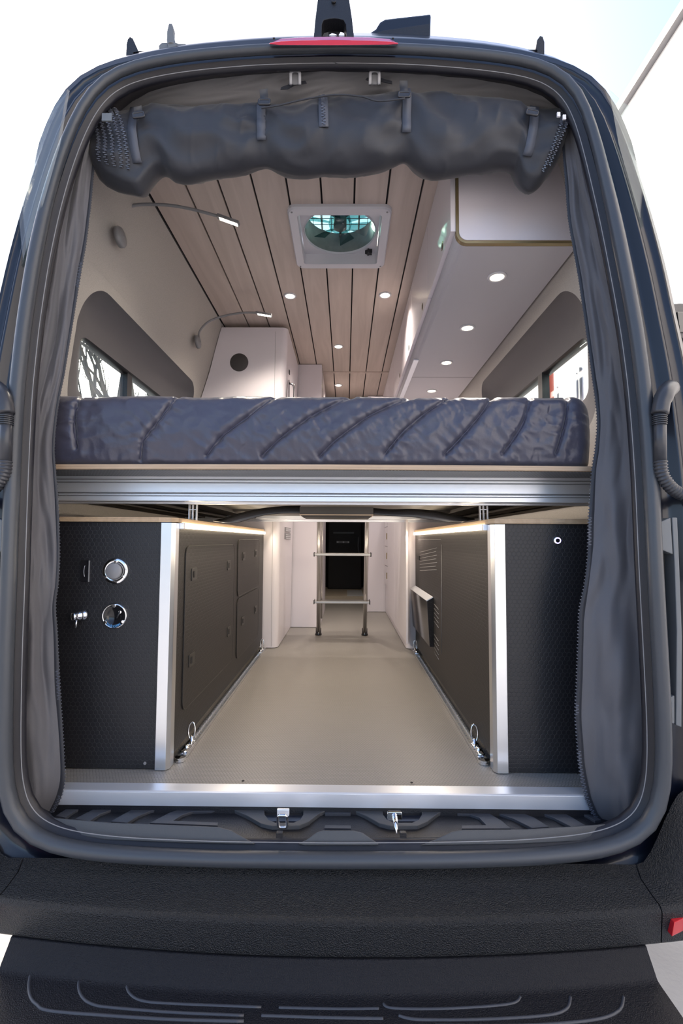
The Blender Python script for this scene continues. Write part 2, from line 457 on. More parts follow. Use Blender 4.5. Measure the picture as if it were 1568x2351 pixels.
SEAL_PX = [(770, 1972), (500, 1969), (300, 1961), (200, 1952), (120, 1938), (60, 1912), (28, 1876), (14, 1820), (12, 1700), (16, 1500), (22, 1350),
           (27, 1200), (33, 1050), (41, 900), (57, 750), (80, 600), (108, 470), (140, 360), (170, 285), (200, 225), (232, 188), (280, 162),
           (350, 144), (450, 129), (600, 117), (770, 113), (940, 116), (1080, 126), (1180, 138), (1250, 152), (1295, 176), (1330, 214),
           (1357, 290), (1382, 390), (1408, 500), (1436, 640), (1458, 760), (1474, 880), (1485, 1000), (1493, 1120), (1501, 1300),
           (1512, 1500), (1520, 1650), (1523, 1780), (1514, 1850), (1490, 1900), (1440, 1932), (1360, 1952), (1200, 1966), (1000, 1971)]
OUT_PX = [(770, 2060), (300, 2060), (60, 2050), (-80, 2000), (-110, 1800), (-100, 1400), (-80, 1100), (-40, 850), (-6, 700), (20, 585), (55, 460), (92, 350),
          (135, 235), (168, 188), (205, 163), (250, 150), (300, 137), (420, 115), (600, 100), (770, 96), (940, 99), (1080, 109), (1180, 121), (1268, 142), (1306, 152),
          (1345, 171), (1378, 197), (1401, 233), (1447, 350), (1485, 470), (1523, 610), (1541, 700), (1575, 850), (1610, 1100), (1630, 1400), (1640, 1800),
          (1620, 2000), (1480, 2050)]
NR = 160
def star(poly, cx=770, cz=1050):
    """resample a closed pixel polygon by angle"""
    out = []
    n = len(poly)
    for k in range(NR):
        a = 2 * PI * k / NR
        dx, dy = math.sin(a), -math.cos(a)
        best = None
        for i in range(n):
            x1, y1 = poly[i][0] - cx, poly[i][1] - cz
            x2, y2 = poly[(i + 1) % n][0] - cx, poly[(i + 1) % n][1] - cz
            ex, ey = x2 - x1, y2 - y1
            den = dx * ey - dy * ex
            if abs(den) < 1e-9: continue
            t = (x1 * ey - y1 * ex) / den; u = (x1 * dy - y1 * dx) / den
            if t > 0 and -1e-6 <= u <= 1 + 1e-6 and (best is None or t > best): best = t
        out.append((cx + dx * best, cz + dy * best))
    for _ in range(2):
        out = [((out[k - 1][0] + 2 * out[k][0] + out[(k + 1) % NR][0]) / 4, (out[k - 1][1] + 2 * out[k][1] + out[(k + 1) % NR][1]) / 4) for k in range(NR)]
    return out
sealp = [px_to_rear(*p) for p in star(SEAL_PX)]
outp = [px_to_rear(*p, dy=.02) for p in star(OUT_PX)]
CEN = Vector((0.02, 0, .85))
def off(ring, d, dy):
    """move a ring outward by d in x/z and back by dy"""
    res = []
    for k in range(NR):
        t = ring[(k + 1) % NR] - ring[k - 1]; n = Vector((t.z, 0, -t.x))
        if n.length < 1e-6: n = Vector((0, 0, 1))
        n.normalize()
        if n.dot(ring[k] - CEN) < 0: n = -n
        res.append(ring[k] + n * d + Vector((0, dy, 0)))
    return res
def lerp_ring(a, b, t, dy): return [p.lerp(q, t) + Vector((0, dy, 0)) for p, q in zip(a, b)]

# rear frame between the seal and the outer skin
grid('rear_frame', [off(sealp, -.006, .02), off(sealp, .012, .015), lerp_ring(sealp, outp, .35, .03), lerp_ring(sealp, outp, .58, .03), lerp_ring(sealp, outp, .63, .008),
                    lerp_ring(sealp, outp, .70, .006), lerp_ring(sealp, outp, .76, .016), lerp_ring(sealp, outp, .96, .006), outp, off(outp, .006, .012)], M['paint'], van, closed=True)
# inner jamb behind the seal
inner = off(sealp, -.030, .0)
grid('inner_jamb', [off(sealp, -.004, .015), off(sealp, -.012, .022), off(sealp, -.022, .028), off(sealp, -.020, .040), off(sealp, .0, .055), off(sealp, .03, .10), off(sealp, .065, .16)],
     M['jamb'], van, closed=True)
# skin of sides and roof with window and fan openings
ys = [.06, .14, .25, .40, 1.70, 2.2, 3.4, 4.4]
rows = [off(outp, .006, .012)]
base = off(outp, .022, 0)
for y in ys:
    e = .35 * min(max(y - .12, 0), .2)
    rows.append([Vector((p.x * (1 + e), max(y, YD(p.z) + .04) if y < .2 else y, p.z + min(max(y - .12, 0), .16) * .8 * max(0, min(1, (p.z - 1.2) / .5)))) for p in base])
def skip_skin(i, k):
    if i == 4:
        return 1.0 < base[k].z < 1.5 and abs(base[k].x) > .6 or (base[k].z > 1.8 and abs(base[k].x) < .27)
    return False
grid('side_and_roof_skin', rows, M['paint'], van, closed=True, skip=skip_skin)
# seal tube with its thin inner lip
tube('door_seal', [p + Vector((0, -.004, 0)) for p in sealp], [.0165 - .0045 * max(0, min(1, (p.z - 1.35) / .35)) for p in sealp], M['rubber'], van, n=14, closed=True)
tube('seal_lip', spline([p + Vector((0, .012, 0)) for p in off(sealp, -.026, .0)] + [off(sealp, -.026, .012)[0]], 640), .0011, M['grey'], van, n=6, closed=True)

# brake light
bl = thing('brake_light', 'long slim red brake light across the top centre of the van', 'brake light', tuple(W(767, 92, Y=.13)))
bot = [W(x, y, Y=.10) for x, y in ((617, 101), (640, 103.5), (767, 104), (890, 103), (915, 101))]
top = [W(x, y, Y=.10) for x, y in ((913, 98), (895, 95), (850, 93), (767, 91.5), (690, 92.5), (645, 94.5), (620, 98))]
topc = [W(x, y, Y=.108) for x, y in ((913, 99), (895, 90), (850, 86), (767, 84), (690, 86), (645, 89), (620, 99))]
prism('red_lens', bot + top, (0, .03, .034), M['red'], bl, bev=.003)
prism('lens_top', topc, (0, .03, .034), M['lens_sky'], bl)
prism('lens_housing', [W(x, y, Y=.101) for x, y in ((619, 102), (913, 102), (911, 106), (622, 106))], (0, .03, .034), M['black'], bl)
for px in (629, 902):
    cyl('lens_screw', W(px, 90, Y=.105), (0, -1, .6), .003, .003, M['black'], bl, n=10)

# centre roof bracket
rb = thing('roof_bracket', 'tall black tapered bracket with an arched opening, above the red brake light', 'bracket', tuple(W(767, 80, Y=.19)))
oc = [(720, 84), (724, 40), (729, 0), (735, -50), (798, -50), (802, 0), (808, 40), (813, 84), (796, 84), (794, 56), (789, 46), (778, 43), (768, 42), (755, 43), (743, 46), (739, 56), (738, 84)]
prism('bracket_body', [W(x, y, Y=.17) for x, y in oc], (0, .035, .0), M['plastic'], rb, bev=.002)
prism('inner_arch', [W(x, y, Y=.205) for x, y in ((738, 84), (738, 40), (794, 40), (794, 84), (791, 84), (790, 66), (783, 62), (776, 72), (770, 68), (762, 66), (755, 70), (752, 84))], (0, .012, 0), M['pad'], rb)
cyl('bolt', W(766, 5, Y=.17), (0, -1, 0), .006, .006, M['plastic'], rb, n=12)

hd = thing('roof_scoop', 'black angular scoop-shaped hood on the roof, right of the tapered bracket', 'hood', tuple(W(920, 95, Y=.3)))
sc = [(816, 90), (816, 78), (848, 75), (862, 66), (872, 50), (884, 43), (990, 31), (988, 110), (880, 106)]
prism('hood_shell', [W(x, y, Y=.26) for x, y in sc], (0, .16, 0), M['paint'], hd, bev=.006)
prism('hood_face', [W(x, y, Y=.2585) for x, y in ((856, 78), (880, 70), (986, 54), (986, 104), (880, 102))], (0, .002, 0), M['plastic'], hd, bev=.001)

for side, pts, end, win in (('left', [(300, 116), (432, 116), (432, 150), (300, 150)], [(285, 145), (289, 128), (290, 102), (293, 90), (298, 84), (305, 88), (314, 108), (318, 118), (306, 120), (302, 150)], [(303, 118), (308, 108), (313, 118)]),
                            ('right', [(1122, 113), (1240, 113), (1240, 150), (1122, 150)], [(1230, 112), (1233, 92), (1240, 82), (1246, 84), (1250, 96), (1250, 124), (1254, 134), (1262, 146), (1236, 146), (1234, 116)], None)):
    rr = thing('roof_rail', 'black slotted roof rail end with an upright end plate, far %s of the roof' % side, 'roof rail', tuple(W(pts[0][0], 130, Y=.25)), 'roof rail ends')
    prism('rail_profile', [W(x, y, Y=.24) for x, y in pts], (0, .04, 0), M['plastic'], rr, bev=.002)
    q = [W(x, y, Y=.2385) for x, y in pts]
    mesh('rail_slot', [q[0] + Vector((0, 0, -.009)), q[1] + Vector((0, 0, -.009)), q[1] + Vector((0, 0, -.013)), q[0] + Vector((0, 0, -.013))], [(0, 1, 2, 3)], M['aludark'], rr, solid=.001)
    prism('end_plate', [W(x, y, Y=.23) for x, y in end], (0, .06, 0), M['plastic'], rr, bev=.001)
wn = thing('wing_knob', 'black wing knob standing on a rounded clamp plate, left end of the roof', 'knob', tuple(W(395, 118, Y=.22)))
prism('clamp_plate', [W(x, y, Y=.205) for x, y in ((365, 120), (364, 104), (370, 98), (384, 97), (402, 97), (412, 100), (425, 100), (434, 106), (435, 120))], (0, .03, 0), M['pad'], wn, bev=.002)
prism('wing', [W(x, y, Y=.20) for x, y in ((386, 110), (382, 92), (383, 70), (387, 53), (395, 53), (399, 66), (398, 80), (401, 92), (405, 104), (400, 110))], (0, .014, 0), M['pad'], wn, bev=.003)
lathe('collar', W(395, 108, Y=.21), (0, 0, 1), [(0, .012), (.008, .012), (.012, .004), (.013, 0), (0, 0)], M['pad'], wn, n=20)

# ---- open rear doors
def door_plane(side, px, py, ang=62, hx=.80):
    sg = 1 if side == 'right' else -1
    a = math.radians(ang)
    n = Vector((math.cos(a) * sg, -math.sin(a), 0))       # plane contains the z axis and (sin a, cos a)
    p0 = Vector((hx * sg, .10, 0))
    d = R @ Vector(((px - 784) / F, (1175.5 - py) / F, -1))
    return CAM + d * ((p0 - CAM).dot(n) / d.dot(n))
for side in ('right', 'left'):
    mir = (lambda x: x) if side == 'right' else (lambda x: 1552 - x)
    t = thing('rear_door', 'open %s rear door, edge of its window and dark frame beyond the seal' % side, 'door', tuple(door_plane(side, mir(1600), 2000)), 'open rear doors')
    gl = [(1398, 205), (1432, 236), (1600, 330), (1820, 420), (1820, 745), (1545, 708), (1500, 600), (1460, 470), (1420, 330)]
    prism('door_glass', [door_plane(side, mir(x), y) for x, y in gl], (.004, .004, 0), M['glass'], t)
    pn = [(1535, 708), (1820, 745), (1820, 2040), (1640, 2010), (1580, 1800), (1575, 900)]
    prism('door_panel', [door_plane(side, mir(x), y) for x, y in pn], (.02, .03, 0), M['paint'], t)
    prism('door_hinge', [door_plane(side, mir(x), y) + Vector((-.01 if side == 'right' else .01, -.02, 0)) for x, y in ((1540, 706), (1560, 704), (1625, 712), (1625, 786), (1545, 782), (1537, 740))], (0, .03, 0), M['jamb'], t, bev=.003)
    hb = prism('hinge_plate', [door_plane(side, mir(x), y) + Vector((-.012 if side == 'right' else .012, -.026, 0)) for x, y in ((1550, 726), (1610, 726), (1610, 774), (1556, 772))], (0, .008, 0), M['blacksteel'], t, bev=.002)
    cyl('bolt', door_plane(side, mir(1561), 734) + Vector((0, -.035, 0)), (0, -1, 0), .007, .008, M['chrome'], hb, n=14)
    cyl('bolt', door_plane(side, mir(1558), 756) + Vector((0, -.035, 0)), (0, -1, 0), .005, .008, M['chrome'], hb, n=14)

# grey pillar trims right and left (bar and pads)
for side in ('right', 'left'):
    mx_ = (lambda x: x) if side == 'right' else (lambda x: 1530 - x)
    for poly, nm in (([(1512, 1200), (1540, 1188), (1545, 1273), (1514, 1260)], 'pillar_pad'), ([(1528, 1604), (1549, 1597), (1549, 1662), (1530, 1658)], 'pillar_pad'),
                     ([(1543, 1188), (1555, 1188), (1560, 1300), (1566, 1460), (1565, 1670), (1552, 1665), (1554, 1450), (1549, 1300)], 'pillar_bar')):
        prism(nm, [W(mx_(x), y, Y=.0) for x, y in poly], (0, .035, 0), M['pad'], van, bev=.002)
# wiring conduits
for side in ('right', 'left'):
    mx_ = (lambda x: x) if side == 'right' else (lambda x: 1529 - x)
    t = thing('wiring_conduit', 'black corrugated wiring conduit beside the %s door seal' % side, 'conduit', tuple(W(mx_(1515), 960, Y=-.02)), 'wiring conduits')
    pts = spline([W(mx_(x), y, Y=yy) for x, y, yy in ((1538, 892, .03), (1528, 903, .0), (1519, 925, -.01), (1515, 950, -.012))], 12)
    tube('elbow', pts, [.020] * 3 + [.019] * 4 + [.0175] * 5, M['conduit'], t, n=16)
    mb = MB(); ring = MB()
    for k in range(5):
        y = 955 + k * 4.5
        ring.tube([W(mx_(1515), y, Y=-.012), W(mx_(1515), y + 2, Y=-.012)], .0148, 16)
    ring.build('ribbed_collar', M['conduit'], t, sm=False)
    tube('core', [W(mx_(1515), 950, Y=-.012), W(mx_(1516), 1060, Y=-.012)], .0128, M['conduit'], t, n=16)
    path = resample(spline([W(mx_(x), y, Y=yy) for x, y, yy in ((1516, 1056, -.012), (1519, 1085, -.012), (1532, 1110, -.01), (1555, 1130, -.005), (1590, 1142, .0), (1640, 1146, .02))], 40), .0018)
    tube('corrugated_hose', path, [.0142 if (i // 2) % 2 else .0118 for i in range(len(path))], M['conduit'], t, n=14)

# ================================================================ INTERIOR SHELL
CZ = 1.91
struct(mesh('floor', boxv(-.88, .88, .134, 4.0, -.029, 0), BOXF, M['floor']))
def xw(z):                                                            # half width of the lined wall at height z
    return interp([(0, .875), (.9, .875), (1.15, .868), (1.35, .845), (1.5, .80), (1.62, .765), (1.75, .735), (1.85, .71), (1.92, .69)], z)
WY0, WY1, WZ0, WZ1 = .44, 1.66, .96, 1.53
for side, sg in (('left', -1), ('right', 1)):
    zs = [0, .3, .6, .9, WZ0, 1.05, 1.15, 1.25, 1.35, 1.44, WZ1, 1.6, 1.68, 1.76, 1.84, 1.91]
    yy = [.165, WY0, WY1, 2.4, 4.0]
    rows = [[(sg * xw(z), y, z if y > .3 or z < 1.6 else 1.6 + (z - 1.6) * .45) for y in yy] for z in zs]
    wall = struct(grid('wall_' + side, rows, M['walltex'], solid=.0, skip=lambda i, k: k == 1 and 4 <= i <= 9))
    # rounded surround of the bunk window
    cy, cz = (WY0 + WY1) / 2, 1.245
    def dense(poly, m=288):
        out = []
        for k in range(m):
            a_ = 2 * PI * k / m; dx, dy = math.cos(a_), math.sin(a_); best = 0
            for (x1, y1), (x2, y2) in zip(poly, poly[1:] + poly[:1]):
                ex, ey = x2 - x1, y2 - y1; den = dx * ey - dy * ex
                if abs(den) < 1e-12: continue
                t_ = (x1 * ey - y1 * ex) / den; u_ = (x1 * dy - y1 * dx) / den
                if t_ > best and -1e-6 <= u_ <= 1 + 1e-6: best = t_
            out.append((dx * best, dy * best))
        return out
    outer = dense([((WY1 - WY0) / 2 + .04, .325), (-(WY1 - WY0) / 2 - .04, .325), (-(WY1 - WY0) / 2 - .04, -.325), ((WY1 - WY0) / 2 + .04, -.325)])
    r1 = dense(rrect((WY1 - WY0) / 2 - .03, .250, .12, 10))
    r2 = dense(rrect((WY1 - WY0) / 2 - .11, .185, .08, 10))
    r3 = dense(rrect((WY1 - WY0) / 2 - .15, .135, .05, 10))
    def ringat(rr, dx, sh=0): return [(sg * (xw(cz + b) + dx), cy + a, cz + b + sh) for a, b in rr]
    grid('window_surround', [ringat(outer, .0015), ringat(r1, 0)], M['walltex'], wall, closed=True, sm=False)
    wn_ = struct(mesh('window_' + ('1' if side == 'left' else '2'), [], [], M['winframe'])) if False else None
    r1p = ringat(r1, 0); r2p = [(sg * (xw(cz) + .03), cy + a, cz + b) for a, b in r2]; r3p = [(sg * (xw(cz) + .045), cy + a, cz + b * .85 - .005) for a, b in r3]
    win = struct(grid('window_' + ('1' if side == 'left' else '2'), [r1p, [(Vector(p).lerp(Vector(q), .12) + Vector((sg * .02, 0, 0))) for p, q in zip(r1p, r2p)], r2p, r3p], M['recess'], closed=True))
    r4p = [(sg * (xw(cz) + .055), cy + a * .985, cz + b * .78 - .005) for a, b in r3]
    grid('window_frame', [r3p, [(p[0] + sg * .002, p[1], p[2]) for p in r4p], [(p[0] + sg * .03, p[1], p[2]) for p in r4p]], M['winframe'], win, closed=True)
    gx = sg * (xw(cz) + .065)
    mesh('pane', [(gx, p[1], p[2]) for p in r4p], [tuple(range(len(r4p)))], M['glass'], win, solid=.004)
    mesh('divider', boxv(gx - .02, gx + .012, .985, 1.03, 1.12, 1.36), BOXF, M['winframe'], win)
    mesh('latch', boxv(gx - .03, gx - .012, 1.035, 1.065, 1.18, 1.235), BOXF, M['blacksteel'], win)
cyl('hook_pin', W(1191, 790, X=.83), (-1, 0, 0), .004, .02, M['bronze'], bpy.data.objects['wall_right'], n=10)

ceil = struct(box('ceiling', -.72, .72, .17, 4.0, CZ + .012, CZ + .03, M['black']))
bpy.data.objects.remove(ceil)
# ceiling backing with the fan opening
FX0, FX1, FY0, FY1 = -.185, .225, .695, 1.115
mb = MB()
hx0, hx1, hy0, hy1 = FX0 + .035, FX1 - .035, FY0 + .035, FY1 - .035
for a in ((-.70, .78, .27, hy0), (-.70, .78, hy1, 4.0), (-.70, hx0, hy0, hy1), (hx1, .78, hy0, hy1)):
    mb.box(a[0], a[1], a[2], a[3], CZ + .012, CZ + .03)
ceil = struct(mb.build('ceiling', M['black']))
edges = [-.690] + [-.170 + .1235 * k for k in range(-3, 5)]
edges = [-.690, -.5405, -.417, -.2935, -.170, -.0465, .077, .2005, .324, .42]
for a, b in zip(edges, edges[1:]):
    g = .0035
    for y0, y1 in ((.28, 2.545), (2.565, 3.98)):
        segs = [(y0, y1)]
        if a < hx1 and b > hx0 and y0 < 1: segs = [(y0, FY0 + .02), (FY1 - .02, y1)]
        for s0, s1 in segs:
            box('plank', a + g, b - g, s0, s1, CZ, CZ + .012, M['plank'], ceil, bev=.0008)
        if y0 < 1 and (a < hx1 < b or a < hx0 < b) and (a + g < hx0 or b - g > hx1):
            if a < hx0: box('plank', a + g, hx0, FY0 + .02, FY1 - .02, CZ, CZ + .012, M['plank'], ceil)
            if b > hx1: box('plank', hx1, b - g, FY0 + .02, FY1 - .02, CZ, CZ + .012, M['plank'], ceil)
box('cross_trim', -.35, .42, 2.542, 2.568, CZ - .006, CZ + .004, M['plank'], ceil, bev=.001)
struct(box('trim_1', -.712, -.693, .28, 1.72, CZ - .004, CZ + .02, M['black']))

# downlights: rim, lens, lamp
def downlight(x, y, z, label, grp, p=5.0):
    t = thing('downlight', label, 'downlight', (x, y, z), grp)
    lathe('rim', (x, y, z), (0, 0, -1), [(.026, .0), (.0335, .0), (.0335, .002), (.030, .005), (.0245, .004), (.024, .001)], M['fanwhite'], t, n=28)
    cyl('lens', (x, y, z - .001), (0, 0, -1), .0245, .002, M['led'], t, n=24)
    spot('lamp', (x, y, z - .012), p, WARM, t)
for (px, py, lab) in ((666, 679, 'round ceiling downlight left of centre, nearest the vent fan'), (884, 677, 'round ceiling downlight right of centre, level with the left one'),
                      (777, 795, 'small ceiling downlight on the centre line beyond the pair'), (777, 884, 'farthest ceiling downlight just above the mattress')):
    p = W(px, py, Z=CZ); downlight(p.x, p.y, CZ, lab, 'ceiling downlights', 14)
for (px, py, lab) in ((1141, 635, 'nearest downlight under the overhead cabinet'), (1073, 752, 'second downlight from the camera under the overhead cabinet'),
                      (1025, 832, 'third downlight under the overhead cabinet, past its panel seam'), (991, 897, 'farthest downlight under the overhead cabinet, cut by the mattress')):
    p = W(px, py, Z=1.55); downlight(p.x, p.y, 1.55, lab, 'downlights under the overhead cabinet', 8)

# ---- roof vent fan
fan = thing('roof_vent_fan', 'square white roof vent fan with a clear round blade opening', 'vent fan', (.02, .9, CZ))
def frame_ring(r0, r1, cx, cy, z0, z1):
    return [[(cx + a, cy + b, z0) for a, b in r0], [(cx + a, cy + b, z1) for a, b in r0], [(cx + a, cy + b, z1) for a, b in r1], [(cx + a, cy + b, z0 + .0) for a, b in r1]]
fcx, fcy = (FX0 + FX1) / 2, (FY0 + FY1) / 2
ro = rrect(.205, .21, .035, 6); ri = rrect(.168, .168, .012, 6)
rows = [[(fcx + a, fcy + b, CZ + .001) for a, b in ro], [(fcx + a * .995, fcy + b * .995, CZ - .010) for a, b in ro], [(fcx + a * .97, fcy + b * .97, CZ - .016) for a, b in ro],
        [(fcx + a, fcy + b, CZ - .016) for a, b in ri], [(fcx + a * .97, fcy + b * .97, CZ + .075) for a, b in ri]]
fr = grid('trim_frame', rows, M['fanwhite'], fan, closed=True, sm=False)
for sx, sy in ((-1, -1), (1, -1), (1, 1), (-1, 1)):
    cyl('screw', (fcx + sx * .186, fcy + sy * .186 , CZ - .016), (0, 0, -1), .004, .0015, M['grey'], fr, n=10)
# ring plate with round hole
rr_ = [(.164 * math.cos(q) / max(abs(math.cos(q)), abs(math.sin(q))), .164 * math.sin(q) / max(abs(math.cos(q)), abs(math.sin(q)))) for q in [2 * PI * k / 64 for k in range(64)]]; n = 64
rc = [(.152 * math.cos(math.atan2(b, a)), .152 * math.sin(math.atan2(b, a))) for a, b in rr_]
grid('ring_plate', [[(fcx + a, fcy + b, CZ + .030) for a, b in rr_], [(fcx + a * 1.02, fcy + b * 1.02, CZ + .030) for a, b in rc], [(fcx + a, fcy + b, CZ + .022) for a, b in rc],
                    [(fcx + a * .985, fcy + b * .985, CZ + .030) for a, b in rc]], M['fanwhite'], fan, closed=True, sm=False)
lathe('shroud', (fcx, fcy, CZ), (0, 0, 1), [(.151, .028), (.149, .06), (.144, .115)], M['smoke'], fan, n=40)
lathe('motor_hub', (fcx, fcy, CZ + .035), (0, 0, 1), [(0, 0), (.02, 0), (.045, .012), (.05, .03), (.045, .05), (0, .052)], M['tealglass'], fan, n=24)
cyl('motor', (fcx, fcy, CZ + .045), (0, 0, 1), .028, .045, M['grey'], fan, n=20)
for k in range(6):
    a = k * PI / 3 + .3
    d = Vector((math.cos(a), math.sin(a), 0)); s_ = Vector((-math.sin(a), math.cos(a), 0))
    c0 = Vector((fcx, fcy, CZ + .055))
    v = [c0 + d * .045 + s_ * .012, c0 + d * .045 - s_ * .012 + Vector((0, 0, .012)), c0 + d * .128 - s_ * .035 + Vector((0, 0, .02)), c0 + d * .128 + s_ * .03 - Vector((0, 0, .006))]
    mesh('blade', v, [(0, 1, 2, 3)], M['tealglass'], fan, solid=.002)
for k in range(3):
    a = k * 2 * PI / 3 + PI / 2
    tube('motor_arm', [(fcx + .03 * math.cos(a), fcy + .03 * math.sin(a), CZ + .09), (fcx + .14 * math.cos(a), fcy + .14 * math.sin(a), CZ + .10)], .006, M['grey'], fan, n=8)
mbs = MB()
for k in range(9):
    x = fcx - .16 + k * .04
    mbs.tube([(x, fcy - .17, CZ + .115), (x, fcy + .17, CZ + .115)], .0015, 5); mbs.tube([(fcx - .17, fcy - .16 + k * .04, CZ + .115), (fcx + .17, fcy - .16 + k * .04, CZ + .115)], .0015, 5)
mbs.build('insect_screen', M['grey'], fan)
prism('crank_knob', [(fcx + .13 + a * .018 * (1 if i % 2 else .55), fcy + .135 + b * .018 * (1 if i % 2 else .55), CZ + .012) for i, (a, b) in enumerate([(math.cos(k * PI / 5), math.sin(k * PI / 5)) for k in range(10)])], (0, 0, .018), M['blacksteel'], fan, bev=.001)
mesh('lid', boxv(fcx - .25, fcx + .25, fcy - .25, fcy + .25, CZ + .18, CZ + .184), BOXF, M['tealglass'], fan)
mbl = MB()
for dy in (-.06, .05): mbl.box(fcx - .2, fcx + .2, fcy + dy, fcy + dy + .02, CZ + .165, CZ + .18)
for dx in (-.09, .08): mbl.box(fcx + dx, fcx + dx + .008, fcy - .2, fcy + .2, CZ + .165, CZ + .18)
mbl.build('lid_ribs', M['grey'], fan)

# ---- overhead cabinet, right
UZ = 1.55; OX = .392; OY0 = .374; OY1 = 3.3
oh = thing('overhead_cabinet', 'long white overhead cabinet along the right wall with curved bronze-edged end panel', 'cabinet', (.6, 1.8, UZ))
def ohprof(y, e=0.0, r=.035):
    pts = [(OX + e, CZ - .001)]
    for k in range(8):
        a = PI + PI / 2 * k / 7
        pts.append((OX + e + (r - e) + (r - e) * math.cos(a), UZ + e + (r - e) + (r - e) * math.sin(a)))
    pts += [(.775 - e, UZ + e), (.70, CZ - .001)]
    return [(a, y, b) for a, b in pts]
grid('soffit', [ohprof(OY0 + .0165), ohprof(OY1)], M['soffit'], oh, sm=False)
prism('end_panel_edge', ohprof(OY0), (0, .016, 0), M['bronze'], oh)
prism('end_panel', ohprof(OY0 - .003, .0085), (0, .006, 0), M['white2'], oh)
# cabinet doors on the aisle face
ysd = [OY0 + .004] + [W(px, py, X=OX).y for px, py in ((991, 610), (953, 740), (928, 815))] + [2.2, 2.75, 3.28]
hand = [(1016, 593), (970, 723), (939, 810), (918, 872)]
for i, (a, b) in enumerate(zip(ysd, ysd[1:])):
    d = box('door', OX - .016, OX, a + .0015, b - .0015, UZ + .042, CZ - .004, M['white'], oh, bev=.0012)
    hy = W(*hand[i], X=OX - .016).y if i < 4 else (a + b) / 2
    prism('handle', [(OX - .0165, hy + p * 1, UZ + .075 + q) for p, q in rrect(.012, .014, .008, 4)], (-.0008, 0, 0), M['bronze'], d)
    mesh('handle_slot', [(OX - .0178, hy + p * 1, UZ + .075 + q) for p, q in rrect(.006, .009, .004, 4)], [tuple(range(20))], M['black'], d, solid=.0008)
box('face_light_rail', OX + .004, OX + .030, 1.35, OY1, UZ - .004, UZ + .002, M['alu2'], oh, bev=.001)
box('soffit_seam', OX + .03, .77, W(1073, 866, Z=UZ).y, W(1073, 866, Z=UZ).y + .003, UZ - .0006, UZ, M['black'], oh)
area('soffit_glow', (.5, 1.8, UZ - .01), (0, 0, 0), .05, 2.6, 2, WARM, oh)

# ================================================================ FORWARD CABINETS (white)
CY = 1.72
tl = thing('tall_cabinet', 'tall white cabinet with rounded corner and round dark vent, left beyond the bed', 'cabinet', (-.58, CY, 0))
def tallprof(z):
    xr = interp([(0, -.338), (1.3, -.320), (1.91, -.300)], z); r = .035
    pts = [(-xw(z) + .004, CY)] + [(xr - r + r * math.sin(PI / 2 * k / 8), CY + r - r * math.cos(PI / 2 * k / 8)) for k in range(9)] + [(xr, 2.37)]
    return [(a, b, z) for a, b in pts]
grid('carcass', [tallprof(z) for z in (0.003, .4, .8, 1.2, 1.35, 1.5, 1.62, 1.75, 1.85, 1.885)], M['white'], tl, sm=False)
mesh('carcass_top', tallprof(1.885) + [(-.7, 2.37, 1.885)], [tuple(range(12))], M['white'], tl)
vc = W(549, 832, Y=CY)
lathe('speaker_grille', vc, (0, -1, 0), [(0, .004), (.052, .004), (.054, .002), (.055, -.001)], M['speaker'], tl, n=36)
mesh('seam', boxv(-.375, -.3735, CY - .0008, CY, .01, 1.86), BOXF, M['grey'], tl)
# side face fittings: latch, curved handle, small wall vent
lx = -.303
mb = MB(); mb.box(lx, lx + .004, CY + .10, CY + .125, 1.64, 1.665); mb.build('key_lock', M['black'], tl)
hp = spline([(lx + .002, CY + .10, 1.58), (lx + .03, CY + .10, 1.565), (lx + .034, CY + .10, 1.50), (lx + .03, CY + .10, 1.44), (lx + .002, CY + .10, 1.425)], 18)
tube('handle', hp, .007, M['chrome'], tl, n=10)
prism('handle_backplate', [(lx + .001, CY + .10 + a, 1.50 + b) for a, b in rrect(.02, .1, .018, 4)], (.003, 0, 0), M['blacksteel'], tl)
v0 = W(654, 1197, X=-.325); v1 = W(665, 1233, X=-.325)
va = thing('heater_vent', 'small grey louvred vent and socket plate on the side of the tall white cabinet', 'vent', (-.33, v0.y, v1.z))
for z0, z1 in ((.700, .672), (.665, .625)):
    f_ = mesh('vent_plate', boxv(-.332, -.322, v0.y + .02, v1.y + .03, z1, z0), BOXF, M['grey'], va)
    for k in range(3): mesh('slat', boxv(-.322, -.319, v0.y + .03, v1.y + .02, z1 + .004 + k * (z0 - z1 - .008) / 3, z1 + .008 + k * (z0 - z1 - .008) / 3), BOXF, M['fanwhite'], f_)

wp = thing('shower_cabinet', 'plain white full-height panel cabinet behind the tall cabinet, left of the ladder', 'cabinet', (-.25, 2.4, 0))
box('front_panel', -.685, -.13, 2.385, 2.405, 0.003, CZ - .004, M['white'], wp, bev=.001)
box('side_panel', -.15, -.13, 2.405, 3.29, 0.003, CZ - .004, M['white'], wp, bev=.001)
box('seam_strip', -.131, -.128, 2.44, 2.445, .0, CZ - .01, M['grey'], wp)

